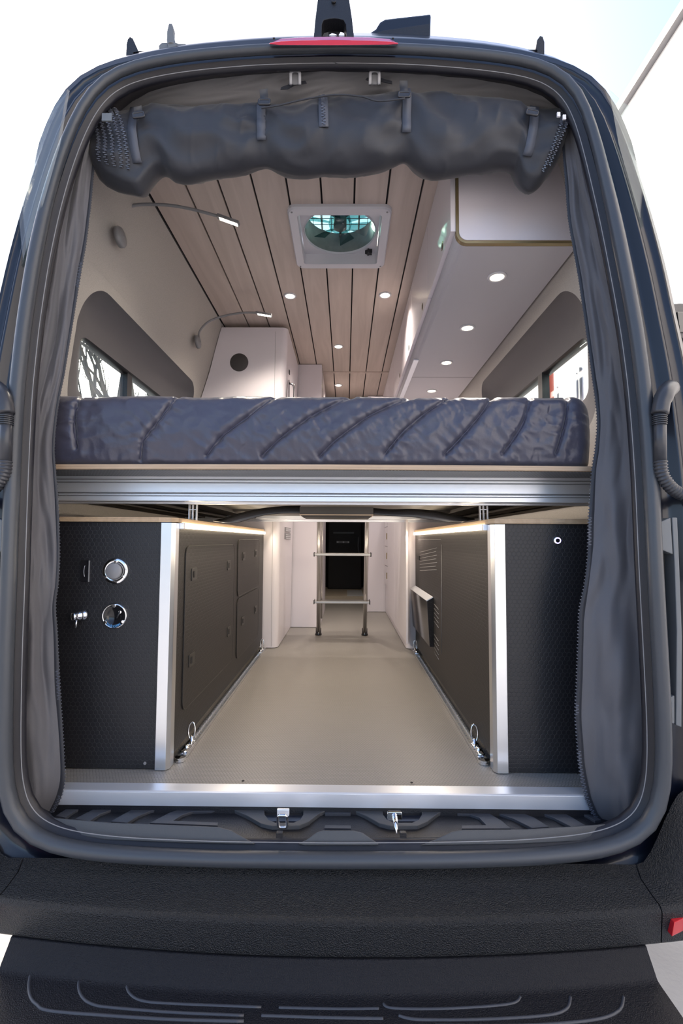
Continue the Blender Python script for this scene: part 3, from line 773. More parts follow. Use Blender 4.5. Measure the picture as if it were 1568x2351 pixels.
kc = thing('galley_cabinet', 'white galley cabinet with small drawers along the right side of the aisle', 'cabinet', (.6, 2.4, 0))
kx = .40
def galprof(z):
    r = .03
    pts = [(.86 if z < 1.2 else xw(z), CY)] + [(kx + r - r * math.sin(PI / 2 * k / 6), CY + r - r * math.cos(PI / 2 * k / 6)) for k in range(7)] + [(kx, 3.14)]
    return [(a, b, z) for a, b in pts]
grid('carcass', [galprof(.003), galprof(.90)], M['white'], kc, sm=False)
mesh('worktop', [(kx - .01, CY - .004, .90), (.86, CY - .004, .90), (.86, 3.14, .90), (kx - .01, 3.14, .90), (kx - .01, CY - .004, .925), (.86, CY - .004, .925), (.86, 3.14, .925), (kx - .01, 3.14, .925)], BOXF, M['white'], kc)
dys = [W(px, 1300, X=kx).y for px in (937, 909, 893, 884)]
for i in range(3):
    y0, y1 = dys[i] + .004, dys[i + 1] - .004
    if y1 < y0: y0, y1 = y1, y0
    if i == 0: box('door', kx - .012, kx, y0, y1, .05, .89, M['white'], kc, bev=.001)
    elif i == 1:
        d_ = box('door', kx - .012, kx, y0, y1, .05, .89, M['white'], kc, bev=.001)
for j in range(4):
    z0 = .89 - .16 * (j + 1); y0, y1 = dys[2] + .004, 3.12
    d_ = box('drawer', kx - .012, kx, y0, y1, z0 + .004, z0 + .156, M['white'], kc, bev=.001)
    box('handle', kx - .018, kx - .012, y0 + .03, y0 + .045, z0 + .06, z0 + .11, M['bronze'], d_)
hvp = W(895, 1388, X=kx - .005)
tag(prism('floor_vent', [(kx - .001, hvp.y + a, hvp.z + b) for a, b in rrect(.06, .03, .01, 3)], (-.004, 0, 0), M['fanwhite']), 'small bright oval heater outlet low on the galley cabinet side', 'vent')
fp = thing('partition_panel', 'plain white partition panel right of the ladder, facing the rear', 'panel', (.3, 3.16, 0))
box('panel', .245, .86, 3.15, 3.17, .003, CZ - .004, M['white'], fp, bev=.001)
box('edge_trim', .240, .250, 3.145, 3.175, .003, CZ - .01, M['white'], fp)

# ---- the cab seen through the aisle
cabp = thing('cab_dashboard', 'dark cab dashboard and console seen at the far end of the aisle', 'dashboard', (.04, 4.9, .1))
box('console_body', -.16, .24, 4.75, 4.95, .035, .86, M['cab'], cabp, bev=.01)
box('display_strip', -.10, .15, 4.735, 4.75, .70, .72, M['pad'], cabp)
box('button_row', -.06, .09, 4.735, 4.75, .585, .612, M['grey'], cabp, bev=.003)
for x in (-.055, .015, .075): box('button', x, x + .02, 4.728, 4.738, .59, .607, M['fanwhite'], cabp)
tube('side_handle', spline([(.205, 4.72, .66), (.20, 4.70, .55), (.215, 4.72, .45)], 12), .008, M['aludark'], cabp)
struct(box('wall_front', -.9, .9, 5.0, 5.05, 0, CZ + .1, M['cab']))
struct(box('trim_2', -.87, .87, 4.0, 5.0, -.02, .035, M['cabmat']))
tag(box('paper_floor_mat', W(797, 1365, Z=.04).x, .24, 4.02, 4.6, .036, .040, M['paper'], None), 'pale ribbed paper mat lying on the tan cab floor', 'mat')
struct(box('trim_3', -.9, .9, 4.0, 5.0, CZ, CZ + .03, M['cab']))
for sg in (-1, 1):
    struct(box('trim_%d' % (5 if sg > 0 else 4), sg * .88 - .01, sg * .88 + .01, 4.0, 5.0, 0, CZ, M['cab']))

# ---- ladder
lad = thing('bunk_ladder', 'aluminium two-rung ladder with black rubber feet leaning at the end of the bed', 'ladder', (.02, 2.11, 0))
fl = W(731, 1458, Z=.0); frr = W(837, 1458, Z=.0)
LT = 1.86
def up_pt(x0, x1, s): return Vector((x0 + (x1 - x0) * s, fl.y + (LT - fl.y) * s, .0 + .9 * s))
tl_ = W(733, 1200, Y=1.92).x; tr_ = W(843, 1200, Y=1.92).x
for x0, x1 in ((fl.x, tl_), (frr.x, tr_)):
    st = tube('stile', [up_pt(x0, x1, .03), up_pt(x0, x1, 1)], .0135, M['steel'], lad, n=14)
    tube('back_stile', [up_pt(x0, x1, .12) + Vector((.008 if x0 > 0 else .018, .035, .0)), up_pt(x0, x1, 1) + Vector((.008 if x0 > 0 else .018, .035, 0))], .006, M['steel'], lad, n=10)
    lathe('rubber_foot', up_pt(x0, x1, .0), (0, 0, 1), [(0, 0), (.021, 0), (.022, .008), (.0185, .014), (.018, .045), (.0135, .048)], M['blacksteel'], lad, n=20)
for py, in ((1273,), (1380,)):
    s = None
    best = min(range(100), key=lambda k: abs((lambda p: (R.transposed() @ (p - CAM)))(up_pt(fl.x, tl_, k / 100)).y / -(R.transposed() @ (up_pt(fl.x, tl_, k / 100) - CAM)).z * F - (1175.5 - py)))
    a = up_pt(fl.x, tl_, best / 100); b = up_pt(frr.x, tr_, best / 100)
    rg = box('rung', a.x - .025, b.x + .025, a.y - .035, a.y + .045, a.z - .008, a.z + .008, M['steel'], lad, bev=.003)
    box('end_cap', a.x - .030, a.x - .025, a.y - .037, a.y + .047, a.z - .013, a.z + .013, M['blacksteel'], rg, bev=.001)
    box('end_cap', b.x + .025, b.x + .030, a.y - .037, a.y + .047, a.z - .013, a.z + .013, M['blacksteel'], rg, bev=.001)

# ================================================================ GARAGE CABINETS
GY0, GY1 = .245, 1.705
GZ = .668
def garage(side):
    sg = -1 if side == 'left' else 1
    xi = -.424 if side == 'left' else .452
    lab = {'left': 'black hex-textured garage cabinet on the left with shower fittings on its face', 'right': 'black hex-textured garage cabinet on the right with one glowing push button'}[side]
    t = thing('garage_cabinet', lab, 'cabinet', (sg * .65, 1, 0), 'garage cabinets under the bed')
    xo = sg * .865
    x0, x1 = sorted((xi + sg * .035, xo))
    box('front_panel', x0, x1, GY0, GY0 + .015, .004, GZ, M['hexfront'], t, bev=.0005)
    x0, x1 = sorted((xi, xi + sg * .015))
    box('side_panel', x0, x1, GY0 + .03, GY1, .030, GZ, M['hexside'], t, bev=.0005)
    # corner post: chamfered aluminium extrusion
    c = xi - sg * .002
    prof = [(c, GY0 + .034), (c, GY0 + .006), (c + sg * .008, GY0 - .006), (c + sg * .037, GY0 - .006), (c + sg * .037, GY0 + .002), (c + sg * .033, GY0 + .018), (c + sg * .018, GY0 + .034)]
    prism('corner_post', [(a, b, .002) for a, b in prof], (0, 0, GZ - .004), M['alu'], t, bev=.001)
    # plywood top with rounded corner
    e = sg * .004
    pl = [(xi - e, GY1 + .004), (xi - e, GY0 + .02), (xi - e + sg * .012, GY0 - .002), (xi + sg * .04, GY0 - .010), (xo, GY0 - .010), (xo, GY1 + .004)]
    prism('plywood_top', [(a, b, GZ) for a, b in pl], (0, 0, .013), M['ply'], t, bev=.0012)
    # led strip under the top edge
    x0, x1 = sorted((xi - sg * .012, xi))
    s_ = box('led_strip', x0, x1, GY0 + .05, GY1 - .012, GZ - .016, GZ - .002, M['led'], t, bev=.002)
    box('strip_end_cap', x0 - .001, x1 + .001, GY0 + .036, GY0 + .05, GZ - .018, GZ - .001, M['alu2'], s_, bev=.001)
    rot = (0, math.radians(-sg * -60), 0)
    area('strip_lamp', (xi - sg * .03, (GY0 + GY1) / 2, GZ - .03), (0, math.radians(62 * sg), 0), .02, 1.35, 2.2, (1, .84, .66), t)
    return t, xi, sg
gl, xl, _ = garage('left')
gr, xr, _ = garage('right')

# fittings on the left face (plane y = GY0)
def ffit(px, py, dy=0.0): return W(px, py, Y=GY0 - dy)
ws = thing('washdown_valve', 'round chrome and black valve plate with blue WASHDOWN lettering and three screws', 'valve', tuple(ffit(264, 1414)))
c = ffit(264, 1414)
lathe('chrome_flange', c, (0, -1, 0), [(.0345, 0), (.035, .003), (.033, .006), (.031, .0065), (.030, .005)], M['chrome'], ws, n=48)
lathe('black_face', c, (0, -1, 0), [(.030, .005), (.020, .0045), (.018, .002), (0, .002)], M['blacksteel'], ws, n=40)
for px, py in ((263, 1391), (242, 1428), (283, 1427)):
    s_ = cyl('screw', ffit(px, py, .005), (0, -1, 0), .0045, .0035, M['chrome'], ws, n=14, bev=.0008)
tube('lever', [ffit(276, 1402, .012), ffit(272, 1412, .016), ffit(266, 1422, .012)], .003, M['blacksteel'], ws)
cyl('lever_tip', ffit(277, 1405, .010), (0, -1, 0), .004, .005, M['chrome'], ws, n=12)
for i, ch in enumerate('WASHDOWN'):
    a = math.radians(-125 + 70 * i / 7)
    cu = bpy.data.curves.new('letter', 'FONT'); cu.body = ch; cu.size = .0085; cu.align_x = 'CENTER'; cu.align_y = 'CENTER'; cu.extrude = .0003
    to = bpy.data.objects.new('letter', cu); COL.objects.link(to)
    bpy.context.view_layer.update()
    me = bpy.data.meshes.new_from_object(to.evaluated_get(bpy.context.evaluated_depsgraph_get()))
    bpy.data.objects.remove(to)
    me.transform(Matrix.Translation(c + Vector((math.cos(a) * .0270, -.0062, math.sin(a) * .0270))) @ Matrix.Rotation(a + PI / 2, 4, Vector((0, -1, 0))) @ Matrix.Rotation(PI / 2, 4, 'X'))
    me.materials.clear(); me.materials.append(M['blueprint'])
    lo = bpy.data.objects.new('letter', me); COL.objects.link(lo); attach(lo, ws)

c = ffit(266, 1311)
dp = thing('water_inlet', 'round polished inlet plate with dark cap, above the valve with blue lettering', 'inlet', tuple(c))
lathe('flange', c, (0, -1, 0), [(.0355, 0), (.036, .003), (.034, .0065), (.022, .0055), (.021, .003)], M['chrome'], dp, n=48)
lathe('cap', c + Vector((-.003, 0, 0)), (0, -1, 0), [(.022, .003), (.022, .009), (.019, .011), (0, .0115)], M['grey'], dp, n=36)
for px, py in ((243, 1324), (286, 1324), (266, 1290)):
    cyl('screw', ffit(px, py, .006), (0, -1, 0), .0045, .0035, M['chrome'], dp, n=14, bev=.0008)
c = ffit(190, 1412)
sp = thing('shower_outlet', 'small chrome spout with a drip stub, left of the lettered valve', 'spout', tuple(c))
lathe('wall_flange', c + Vector((.004, 0, 0)), (-.55, -1, 0), [(.015, 0), (.0155, .006), (.0135, .008), (.0135, .013), (.0145, .015), (.012, .018), (.011, .03), (.0115, .032), (.009, .036), (0, .037)], M['chrome'], sp, n=28)
tube('stub', [ffit(175, 1424, .03), ffit(174, 1441, .03)], .003, M['chrome'], sp)
c = ffit(196, 1311)
sw = thing('switch_bezel', 'flat black flush panel with a thin bright edge, left of the round inlet', 'panel', tuple(c))
prism('plate', [c + Vector((a, 0, b)) for a, b in rrect(.012, .030, .003, 3)], (0, -.003, 0), M['blacksteel'], sw, bev=.0006)
box('bright_edge', c.x + .0105, c.x + .0122, c.y - .0045, c.y, c.z - .029, c.z + .029, M['grey'], sw)
tube('arc_mark', [c + Vector((.002 - .004 * math.cos(q), -.004, .016 * math.sin(q))) for q in [x * .3 - 1.2 for x in range(9)]], .0005, M['alu2'], sw, n=5)
cyl('plug', ffit(333, 1752), (0, -1, 0), .004, .002, M['grey'], gl, n=12)

# doors and ring pulls on the left aisle face
def sfit(px, py, x): return W(px, py, X=x)
def pull(px, py, parent, x, sg, s=1.0):
    p = sfit(px, py, x)
    q = prism('ring_pull', [(x - sg * .003, p.y + a * s, p.z + b * s) for a, b in rrect(.026, .019, .005, 3)], (sg * .003, 0, 0), M['pulldark'], parent, bev=.0006)
    mesh('pull_slot', [(x - sg * .0042, p.y - .008 + a, p.z + b) for a, b in rrect(.006, .010, .002, 3)], [tuple(range(16))], M['black'], q, solid=.001)
zA0, zA1 = .13, .60
yA0 = sfit(424, 1300, xl).y; yA1 = sfit(536, 1300, xl).y; yB0 = sfit(545, 1300, xl).y; yB1 = sfit(593, 1300, xl).y
for (y0, y1, z0, z1, pulls) in ((yA0, yA1, .12, .60, ((445, 1318), (525, 1298), (439, 1514), (525, 1449))), (yB0, yB1, .37, .62, ((559, 1277), (587, 1270))), (yB0, yB1, .10, .36, ((557, 1425), (586, 1399)))):
    lp = [(xl + .003, (y0 + y1) / 2 + a, (z0 + z1) / 2 + b) for a, b in rrect((y1 - y0) / 2, (z1 - z0) / 2, .03, 5)]
    d = prism('access_door', lp, (-.003, 0, 0), M['hexside'], gl, bev=.0008)
    tube('door_outline', lp, .0010, M['pulldark'], d, n=5, closed=True)
    for px, py in pulls: pull(px, py, d, xl + .003, -1)

# right aisle face: louvres, holder, slots, outline
vf = thing('louvre_vent', 'row of thin dark louvres cut in the right cabinet side panel', 'vent', tuple(sfit(985, 1290, xr)))
for k in range(7):
    a = sfit(964, 1268 + k * 7.0, xr); b = sfit(1003 - (k % 2) * 2, 1258 + k * 8.4, xr)
    tube('louvre', [a, b], .0014, M['grey'], vf, n=5)
mesh('dark_latch', boxv(xr - .004, xr, sfit(964, 1281, xr).y, sfit(960, 1281, xr).y, sfit(962, 1285, xr).z, sfit(962, 1276, xr).z), BOXF, M['black'], vf)
pa = [sfit(960, 1238, xr - .001), sfit(1012, 1239, xr - .001)]
tube('panel_outline', pa, .001, M['grey'], gr, n=5)
tube('panel_outline', [sfit(1014, 1250, xr - .001), sfit(1013, 1502, xr - .001)], .001, M['grey'], gr, n=5)
hp_ = thing('document_holder', 'dark glossy wedge-shaped wall holder with bright top edge on the right cabinet side', 'holder', tuple(sfit(968, 1400, xr)))
y0 = sfit(980, 1400, xr - .03).y; y1 = sfit(955, 1400, xr).y
za, zb = sfit(968, 1360, xr).z + .012, sfit(968, 1452, xr).z
mesh('holder_body', [(xr, y0, za), (xr - .030, y0, za - .016), (xr - .018, y0, zb), (xr, y0, zb), (xr, y1, za), (xr - .030, y1, za - .016), (xr - .018, y1, zb), (xr, y1, zb)],
     [(0, 1, 2, 3), (4, 7, 6, 5), (1, 5, 6, 2), (2, 6, 7, 3), (0, 3, 7, 4), (0, 4, 5, 1)], M['blacksteel'], hp_, bev=.001)
mesh('bright_lip', [(xr - .002, y0 - .002, za + .003), (xr - .032, y0 - .002, za - .014), (xr - .032, y1, za - .014), (xr - .002, y1, za + .003)], [(0, 1, 2, 3)], M['alu2'], hp_, solid=.004)
for k in range(10):
    zz = sfit(1000, 1392 + k * 10 + (20 if k > 4 else 0), xr).z
    tube('slot', [(xr - .001, sfit(1007, 1400, xr).y, zz - .004), (xr - .001, sfit(997, 1400, xr).y, zz + .006)], .0014, M['grey'], vf, n=5)
c = W(1279, 1241, Y=GY0)
pb = thing('push_button', 'small round push button with glowing violet ring on the right cabinet face', 'button', tuple(c))
lathe('bezel', c, (0, -1, 0), [(.0105, 0), (.0105, .003), (.0095, .004), (.0, .004)], M['chrome'], pb, n=28)
lathe('light_ring', c, (0, -1, 0), [(.0062, .0042), (.0064, .0052), (.0084, .0052), (.0086, .0042)], M['ring'], pb, n=28)
cyl('cap', c + Vector((0, -.004, 0)), (0, -1, 0), .006, .001, M['blacksteel'], pb, n=20)

# ---- floor tracks and tie downs
for side, x in (('left', xl), ('right', xr)):
    sg = -1 if side == 'left' else 1
    a, b = sorted((x + sg * .0, x - sg * .026))
    t = thing('floor_track', 'aluminium logistics track along the foot of the %s garage cabinet' % side, 'track', (x, 1, 0), 'aluminium floor tracks')
    yt0, yt1 = .30, 1.69
    box('base_strip', a, b, yt0, yt1, .001, .005, M['alu'], t, bev=.001)
    mb = MB()
    for k in range(70):
        y = yt0 + .012 + k * .0198
        mb.box(a + .002, a + .008, y, y + .011, .005, .011); mb.box(b - .008, b - .002, y, y + .011, .005, .011)
    mb.build('track_teeth', M['alu'], t, kind='stuff')
    box('side_lip', min(a, b) if sg > 0 else b - .0015, (min(a, b) + .0015) if sg > 0 else b, yt0, yt1, .004, .012, M['alu'], t)
    lathe_c = Vector(((a + b) / 2, yt0, .002))
    mesh('rounded_end', [(lathe_c.x + .016 * math.cos(q), yt0 + .006 - .02 * abs(math.sin(q)) * (1 if math.sin(q) > 0 else -1), zz) for zz in (.001, .012) for q in [PI * k / 8 for k in range(9)]],
         [tuple(range(9)), tuple(range(17, 8, -1))] + [(k, k + 1, k + 10, k + 9) for k in range(8)] + [(8, 0, 9, 17)], M['chrome'], t)
    for where, yy_, s in (('near', .40, 1.0), ('far', 1.63, 1.0)):
        r_ = thing('tie_down_ring', '%s tie-down ring with chrome stud on the %s floor track' % (where, side), 'tie-down ring', ((a + b) / 2, yy_, 0), 'tie-down rings')
        cx = (a + b) / 2
        lathe('stud', (cx, yy_, .006), (0, 0, 1), [(0, 0), (.012, 0), (.013, .004), (.011, .010), (.006, .012), (.006, .022), (0, .024)], M['chrome'], r_, n=20)
        box('slider', cx - .010, cx + .010, yy_ - .075, yy_ - .005, .006, .017, M['chrome'], r_, bev=.004)
        lathe('locking_screw', (cx, yy_ - .045, .017), (0, 0, 1), [(.008, 0), (.008, .003), (.005, .005), (0, .005)], M['chrome'], r_, n=16)
        ang = .25
        tube('ring', [(cx + .010 * math.cos(q) * 1.0, yy_ + .003 * math.sin(q), .045 + .024 * math.sin(q)) for q in [2 * PI * k / 24 for k in range(24)]], .0022, M['chrome'], r_, n=8, closed=True)

# ---- aluminium threshold
th = thing('threshold_angle', 'wide aluminium threshold angle along the rear edge of the floor', 'threshold', (0, .13, 0))
tlx, trx = W(118, 1800, Y=.13).x - .08, W(1350, 1800, Y=.13).x + .08
prism('angle_profile', [(tlx, .168, .002), (tlx, .168, .004), (tlx, .132, .004), (tlx, .128, .002), (tlx, .127, -.030), (tlx, .131, -.030), (tlx, .132, .0)], (trx - tlx, 0, 0), M['alu2'], th, bev=.0006)
for px, py in ((558, 1793), (945, 1797)):
    p = W(px, py, Z=.004); cyl('screw', p, (0, 0, 1), .0035, .001, M['black'], th, n=10)

# ================================================================ SILL
sill = thing('sill_scuff_plate', 'dark moulded plastic sill plate with curved ribs and two latch recesses', 'sill plate', (0, .06, -.05))
sx0, sx1 = -.70, .75
_rows = []
for k in range(41):
    x = sx0 + (sx1 - sx0) * k / 40
    q = max(0, (abs(x - .02) - .42) / .28) ** 2
    _rows.append([(x, .135, -.030), (x, .129, -.031), (x, .127, -.046), (x, .034 + .03 * q, -.048), (x, .019 + .04 * q, -.083 + .036 * q), (x, .022 + .05 * q, -.095 + .040 * q), (x, .14, -.095)])
grid('sill_base', _rows, M['plastic'], sill, sm=False)
def SZ(px, py, z): return W(px, py, Z=z)
def slab(name, pts, z, th_, m, parent=sill, bev=.0008): return prism(name, [SZ(x, y, z) for x, y in pts], (0, 0, -th_), m, parent, bev=bev)
cuts = [235, 438, 470, 605, 700, 860, 957, 1037, 1073, 1250]
for a, b in zip(cuts, cuts[1:]):
    dy = lambda x: 3.0 * ((x - 770) / 500.0) ** 2 * -1
    slab('trim_tile', [(a + 1.2, 1838 + dy(a)), (b - 1.2, 1838 + dy(b)), (b - .8, 1845 + dy(b)), (a + .8, 1845 + dy(a))], -.0335, .012, M['plastic'])
    slab('trim_tile', [(a + 1.2, 1847.5 + dy(a)), (b - 1.2, 1847.5 + dy(b)), (b - .8, 1856 + dy(b)), (a + .8, 1856 + dy(a))], -.0350, .011, M['plastic'])
slab('centre_lug', [(749, 1841), (764, 1841), (765, 1849), (748, 1849)], -.029, .004, M['plastic'])
ribs = [[(128, 1873), (150, 1877), (172, 1862), (200, 1849), (262, 1837), (222, 1834), (185, 1841), (158, 1853)],
        [(172, 1880), (206, 1885), (230, 1869), (260, 1857), (318, 1846), (262, 1844), (225, 1853), (198, 1866)],
        [(254, 1886), (292, 1889), (316, 1874), (345, 1862), (402, 1851), (335, 1850), (300, 1860), (278, 1872)],
        [(344, 1889), (500, 1895), (501, 1888), (398, 1884), (418, 1871), (442, 1863), (512, 1861), (512, 1855), (430, 1854), (392, 1864)],
        [(747, 1862), (804, 1862), (805, 1868), (746, 1868)], [(746, 1894), (805, 1895), (806, 1902), (745, 1901)],
        [(1050, 1862), (1050, 1868), (1078, 1869), (1100, 1877), (1116, 1894), (1060, 1895), (1060, 1902), (1173, 1902), (1150, 1883), (1125, 1868), (1095, 1861)],
        [(1082, 1858), (1140, 1866), (1180, 1880), (1222, 1901), (1260, 1898), (1225, 1876), (1185, 1861), (1140, 1855)],
        [(1170, 1852), (1225, 1860), (1270, 1877), (1312, 1898), (1346, 1896), (1308, 1873), (1268, 1856), (1222, 1848)],
        [(1262, 1846), (1310, 1857), (1345, 1872), (1366, 1884), (1380, 1882), (1345, 1861), (1310, 1848)]]
for r_ in ribs: slab('tread_rib', r_, -.0405, .007, M['rib'])
# grey apron pieces
def fr_(x, y): return W(x, y, Y=.0300 - (y - 1893) / 45 * .0135)
for poly in ([(96, 1893), (112, 1877), (250, 1889), (500, 1899), (530, 1907), (585, 1938), (420, 1935), (240, 1928), (140, 1912)],
             [(684, 1938), (704, 1928), (728, 1911), (742, 1907), (812, 1907), (832, 1912), (870, 1938), (866, 1941), (700, 1941)],
             [(966, 1941), (1000, 1928), (1038, 1910), (1062, 1906), (1200, 1905), (1330, 1897), (1440, 1888), (1420, 1915), (1330, 1932), (1180, 1938)]):
    prism('apron_panel', [fr_(x, y) for x, y in poly], (0, .008, -.004), M['apron'], sill, bev=.002)
# latch cups
for cx_, nm in ((651, 'left'), (923, 'right')):
    k = 1
    cup = slab('latch_cup', [(cx_ - 118, 1857), (cx_ - 50, 1857), (cx_ - 44, 1861), (cx_ - 43, 1870), (cx_ - 34, 1882), (cx_ - 20, 1888), (cx_ + 24, 1888), (cx_ + 38, 1882), (cx_ + 45, 1870), (cx_ + 45, 1861), (cx_ + 50, 1857), (cx_ + 106, 1857),
                               (cx_ + 84, 1866), (cx_ + 58, 1886), (cx_ + 36, 1895), (cx_ - 26, 1896), (cx_ - 52, 1890), (cx_ - 84, 1872)], -.038, .010, M['apron'], bev=.0015)
    slab('slot_back', [(cx_ - 44, 1858), (cx_ + 46, 1858), (cx_ + 46, 1872), (cx_ - 44, 1872)], -.044, .002, M['black'], cup)
    slab('painted_strip', [(cx_ - 43, 1872), (cx_ + 45, 1872), (cx_ + 42, 1886), (cx_ - 40, 1886)], -.0425, .003, M['paint'], cup)
    px = 641 if nm == 'left' else 923
    q = W(px + (0 if nm == 'left' else 3), 1919, Y=.014)
    prism('lock_tab', [q + Vector((a, 0, b)) for a, b in rrect(.007, .0055, .001, 2)], (0, .01, 0), M['plastic'], cup)
st = thing('latch_striker', 'bright metal loop striker standing in the left latch recess', 'striker', tuple(SZ(648, 1880, -.04)), 'latch strikers in the sill')
b0 = W(649, 1884, Y=.05)
tube('loop', [Vector((b0.x + a, .052 + (b + .014) * -.35, b0.z + b)) for a, b in rrect(.0105, .0165, .006, 5)], .0032, M['chrome'], st, n=8, closed=True)
box('mount_plate', b0.x - .014, b0.x + .014, .055, .062, b0.z + .006, b0.z + .022, M['alu2'], st, bev=.002)
st = thing('latch_striker', 'bright metal pin striker with a flat plate in the right latch recess', 'striker', tuple(SZ(908, 1880, -.04)), 'latch strikers in the sill')
b0 = W(906, 1874, Y=.055)
prism('mount_plate', [b0 + Vector((a, 0, b)) for a, b in rrect(.017, .009, .004, 4)], (0, .006, 0), M['chrome'], st, bev=.001)
tube('pin', [b0 + Vector((0, -.002, .0)), b0 + Vector((.001, -.020, -.012)), b0 + Vector((.002, -.030, -.022))], [.006, .005, .0018], M['chrome'], st, n=12)

# ================================================================ BUMPER
def byo(x): return .10 * x * x
def bprof(x, seg):
    e = byo(x - .03)
    return [Vector((x, .012, -.082)), Vector((x, -.004, -.101)), Vector((x, -.09 + e, -.1095)), Vector((x, -.106 + e, -.1105)), Vector((x, -.1105 + e, -.1122)), Vector((x, -.1150 + e, -.1180)), Vector((x, -.1158 + e, -.1225)),
            Vector((x, -.1105 + e, -.175)), Vector((x, -.1100 + e, -.181)), Vector((x, -.1075 + e, -.1845)), Vector((x, -.100 + e, -.186)), Vector((x, -.02, -.19))]
bc = thing('rear_bumper', 'black grained plastic rear bumper across the full width below the door seal', 'bumper', (0, 0, -.3))
n = 80; xa, xb = -.655, .685
grid('bumper_cover', [bprof(xa + (xb - xa) * k / n, 0) for k in range(n + 1)], M['bumper'], bc)
for x in (xa, xb):
    grid('seam_backing', [[p + Vector((0, .004, -.003)) for p in bprof(x + d_, 0)] for d_ in (-.012, .012)], M['black'], bc)
for sg, x0, x1 in ((-1, xa - .0025, -1.02), (1, xb + .0025, 1.05)):
    rows = []
    for k in range(24):
        t_ = k / 23; x = x0 + (x1 - x0) * t_
        wrap = .30 * max(0, (t_ - .45) / .55) ** 2
        up = max(0, min(1, (abs(x) - .69) / .11)); up = up * up * (3 - 2 * up)
        pr = bprof(x, 0); pr[0].z += .16 * up; pr[0].y += .0; pr[1].z += .08 * up; pr[1].y -= .03 * up; pr[2].z += .008 * up
        rows.append([p + Vector((0, wrap, 0)) for p in pr])
    cp = grid('bumper_corner', rows, M['bumper'], bc)
    yr = (-.118 + byo(x0 + sg * .05))
    rx0, rx1 = sorted((x0 + sg * .018, x0 + sg * .26))
    pts_ = [(rx0, -.134), (rx1, -.132), (rx1, -.160), (rx0 + (-.006 if sg > 0 else .0), -.160)]
    v = []
    for dy in (-.006, .012):
        for a, b in pts_: v.append((a, -.118 + byo(a - .03) + dy - .001 + (.30 * max(0, ((abs(a - x0) / abs(x1 - x0)) - .45) / .55) ** 2), b))
    mesh('reflector', v, BOXF, M['red'], cp, bev=.0015)
# step below the bumper
sx0, sx1 = -.625, .655
def tedge(x):
    u = abs((x - .015) / .64)
    return u
stp = []
nn = 90
for k in range(nn + 1):
    x = sx0 + (sx1 - sx0) * k / nn
    e = byo(x - .03); u = tedge(x)
    fr0 = -.40 + .22 * max(0, (u - .72) / .28) ** 2.2
    stp.append([Vector((x, -.05 + e * .3, -.188)), Vector((x, -.104 + e, -.1868)), Vector((x, -.1085 + e, -.1872)), Vector((x, -.1102 + e, -.1888)), Vector((x, -.1112 + e, -.1915)), Vector((x, -.135 + e, -.2165)), Vector((x, -.1375 + e, -.2200)), Vector((x, -.1425 + e, -.2235)), Vector((x, -.150 + e, -.2245)),
                Vector((x, min(-.20 + e, -.19), -.226)), Vector((x, fr0, -.234)), Vector((x, fr0 - .012, -.25)), Vector((x, fr0, -.30))])
step = thing('bumper_step', 'wide black plastic step tread with raised rounded outlines below the bumper', 'step', (0, -.2, -.3))
grid('step_body', stp, M['step'], step)
def tz(x, y): return -.2248 - .0085 * (-(y) - .16) / .24
lines = []
for (px0, px1, yy_, nr) in ((62, 300, 0, 0),):
    pass
def on_step(px, py):
    p = W(px, py, Z=-.2265); return p
for name_, pts in (('ridge', [(72, 2225), (66, 2262), (70, 2290), (85, 2308), (115, 2322), (250, 2333), (400, 2342), (560, 2346)]),
                   ('ridge', [(186, 2228), (180, 2265), (190, 2292), (215, 2308), (260, 2315), (400, 2326), (560, 2333)]),
                   ('ridge', [(296, 2236), (290, 2262), (300, 2285), (330, 2300), (400, 2306), (600, 2314)]),
                   ('ridge', [(360, 2246), (480, 2251), (640, 2256), (784, 2258), (950, 2257), (1130, 2257)]),
                   ('ridge', [(640, 2315), (784, 2318), (870, 2317)]), ('ridge', [(600, 2333), (760, 2338), (880, 2340)]),
                   ('ridge', [(880, 2306), (900, 2316), (1000, 2318), (1120, 2312), (1180, 2304), (1195, 2290)]),
                   ('ridge', [(915, 2333), (960, 2342), (1100, 2342), (1250, 2333), (1300, 2318), (1310, 2290)]),
                   ('ridge', [(1000, 2356), (1200, 2356), (1360, 2343), (1420, 2322), (1432, 2290)])):
    tube('tread_ridge', spline([on_step(x, y) + Vector((0, 0, .0005)) for x, y in pts], 40), .0030, M['rib'], step, n=8)  # ridge highlights painted in with a paler plastic than the step
for px, py in ((210, 2248), (604, 2273), (889, 2280), (1288, 2262)):
    lathe('bolt_boss', on_step(px, py), (0, 0, 1), [(.012, -.001), (.012, .003), (.009, .004), (.007, .001), (0, .001)], M['step'], step, n=20)

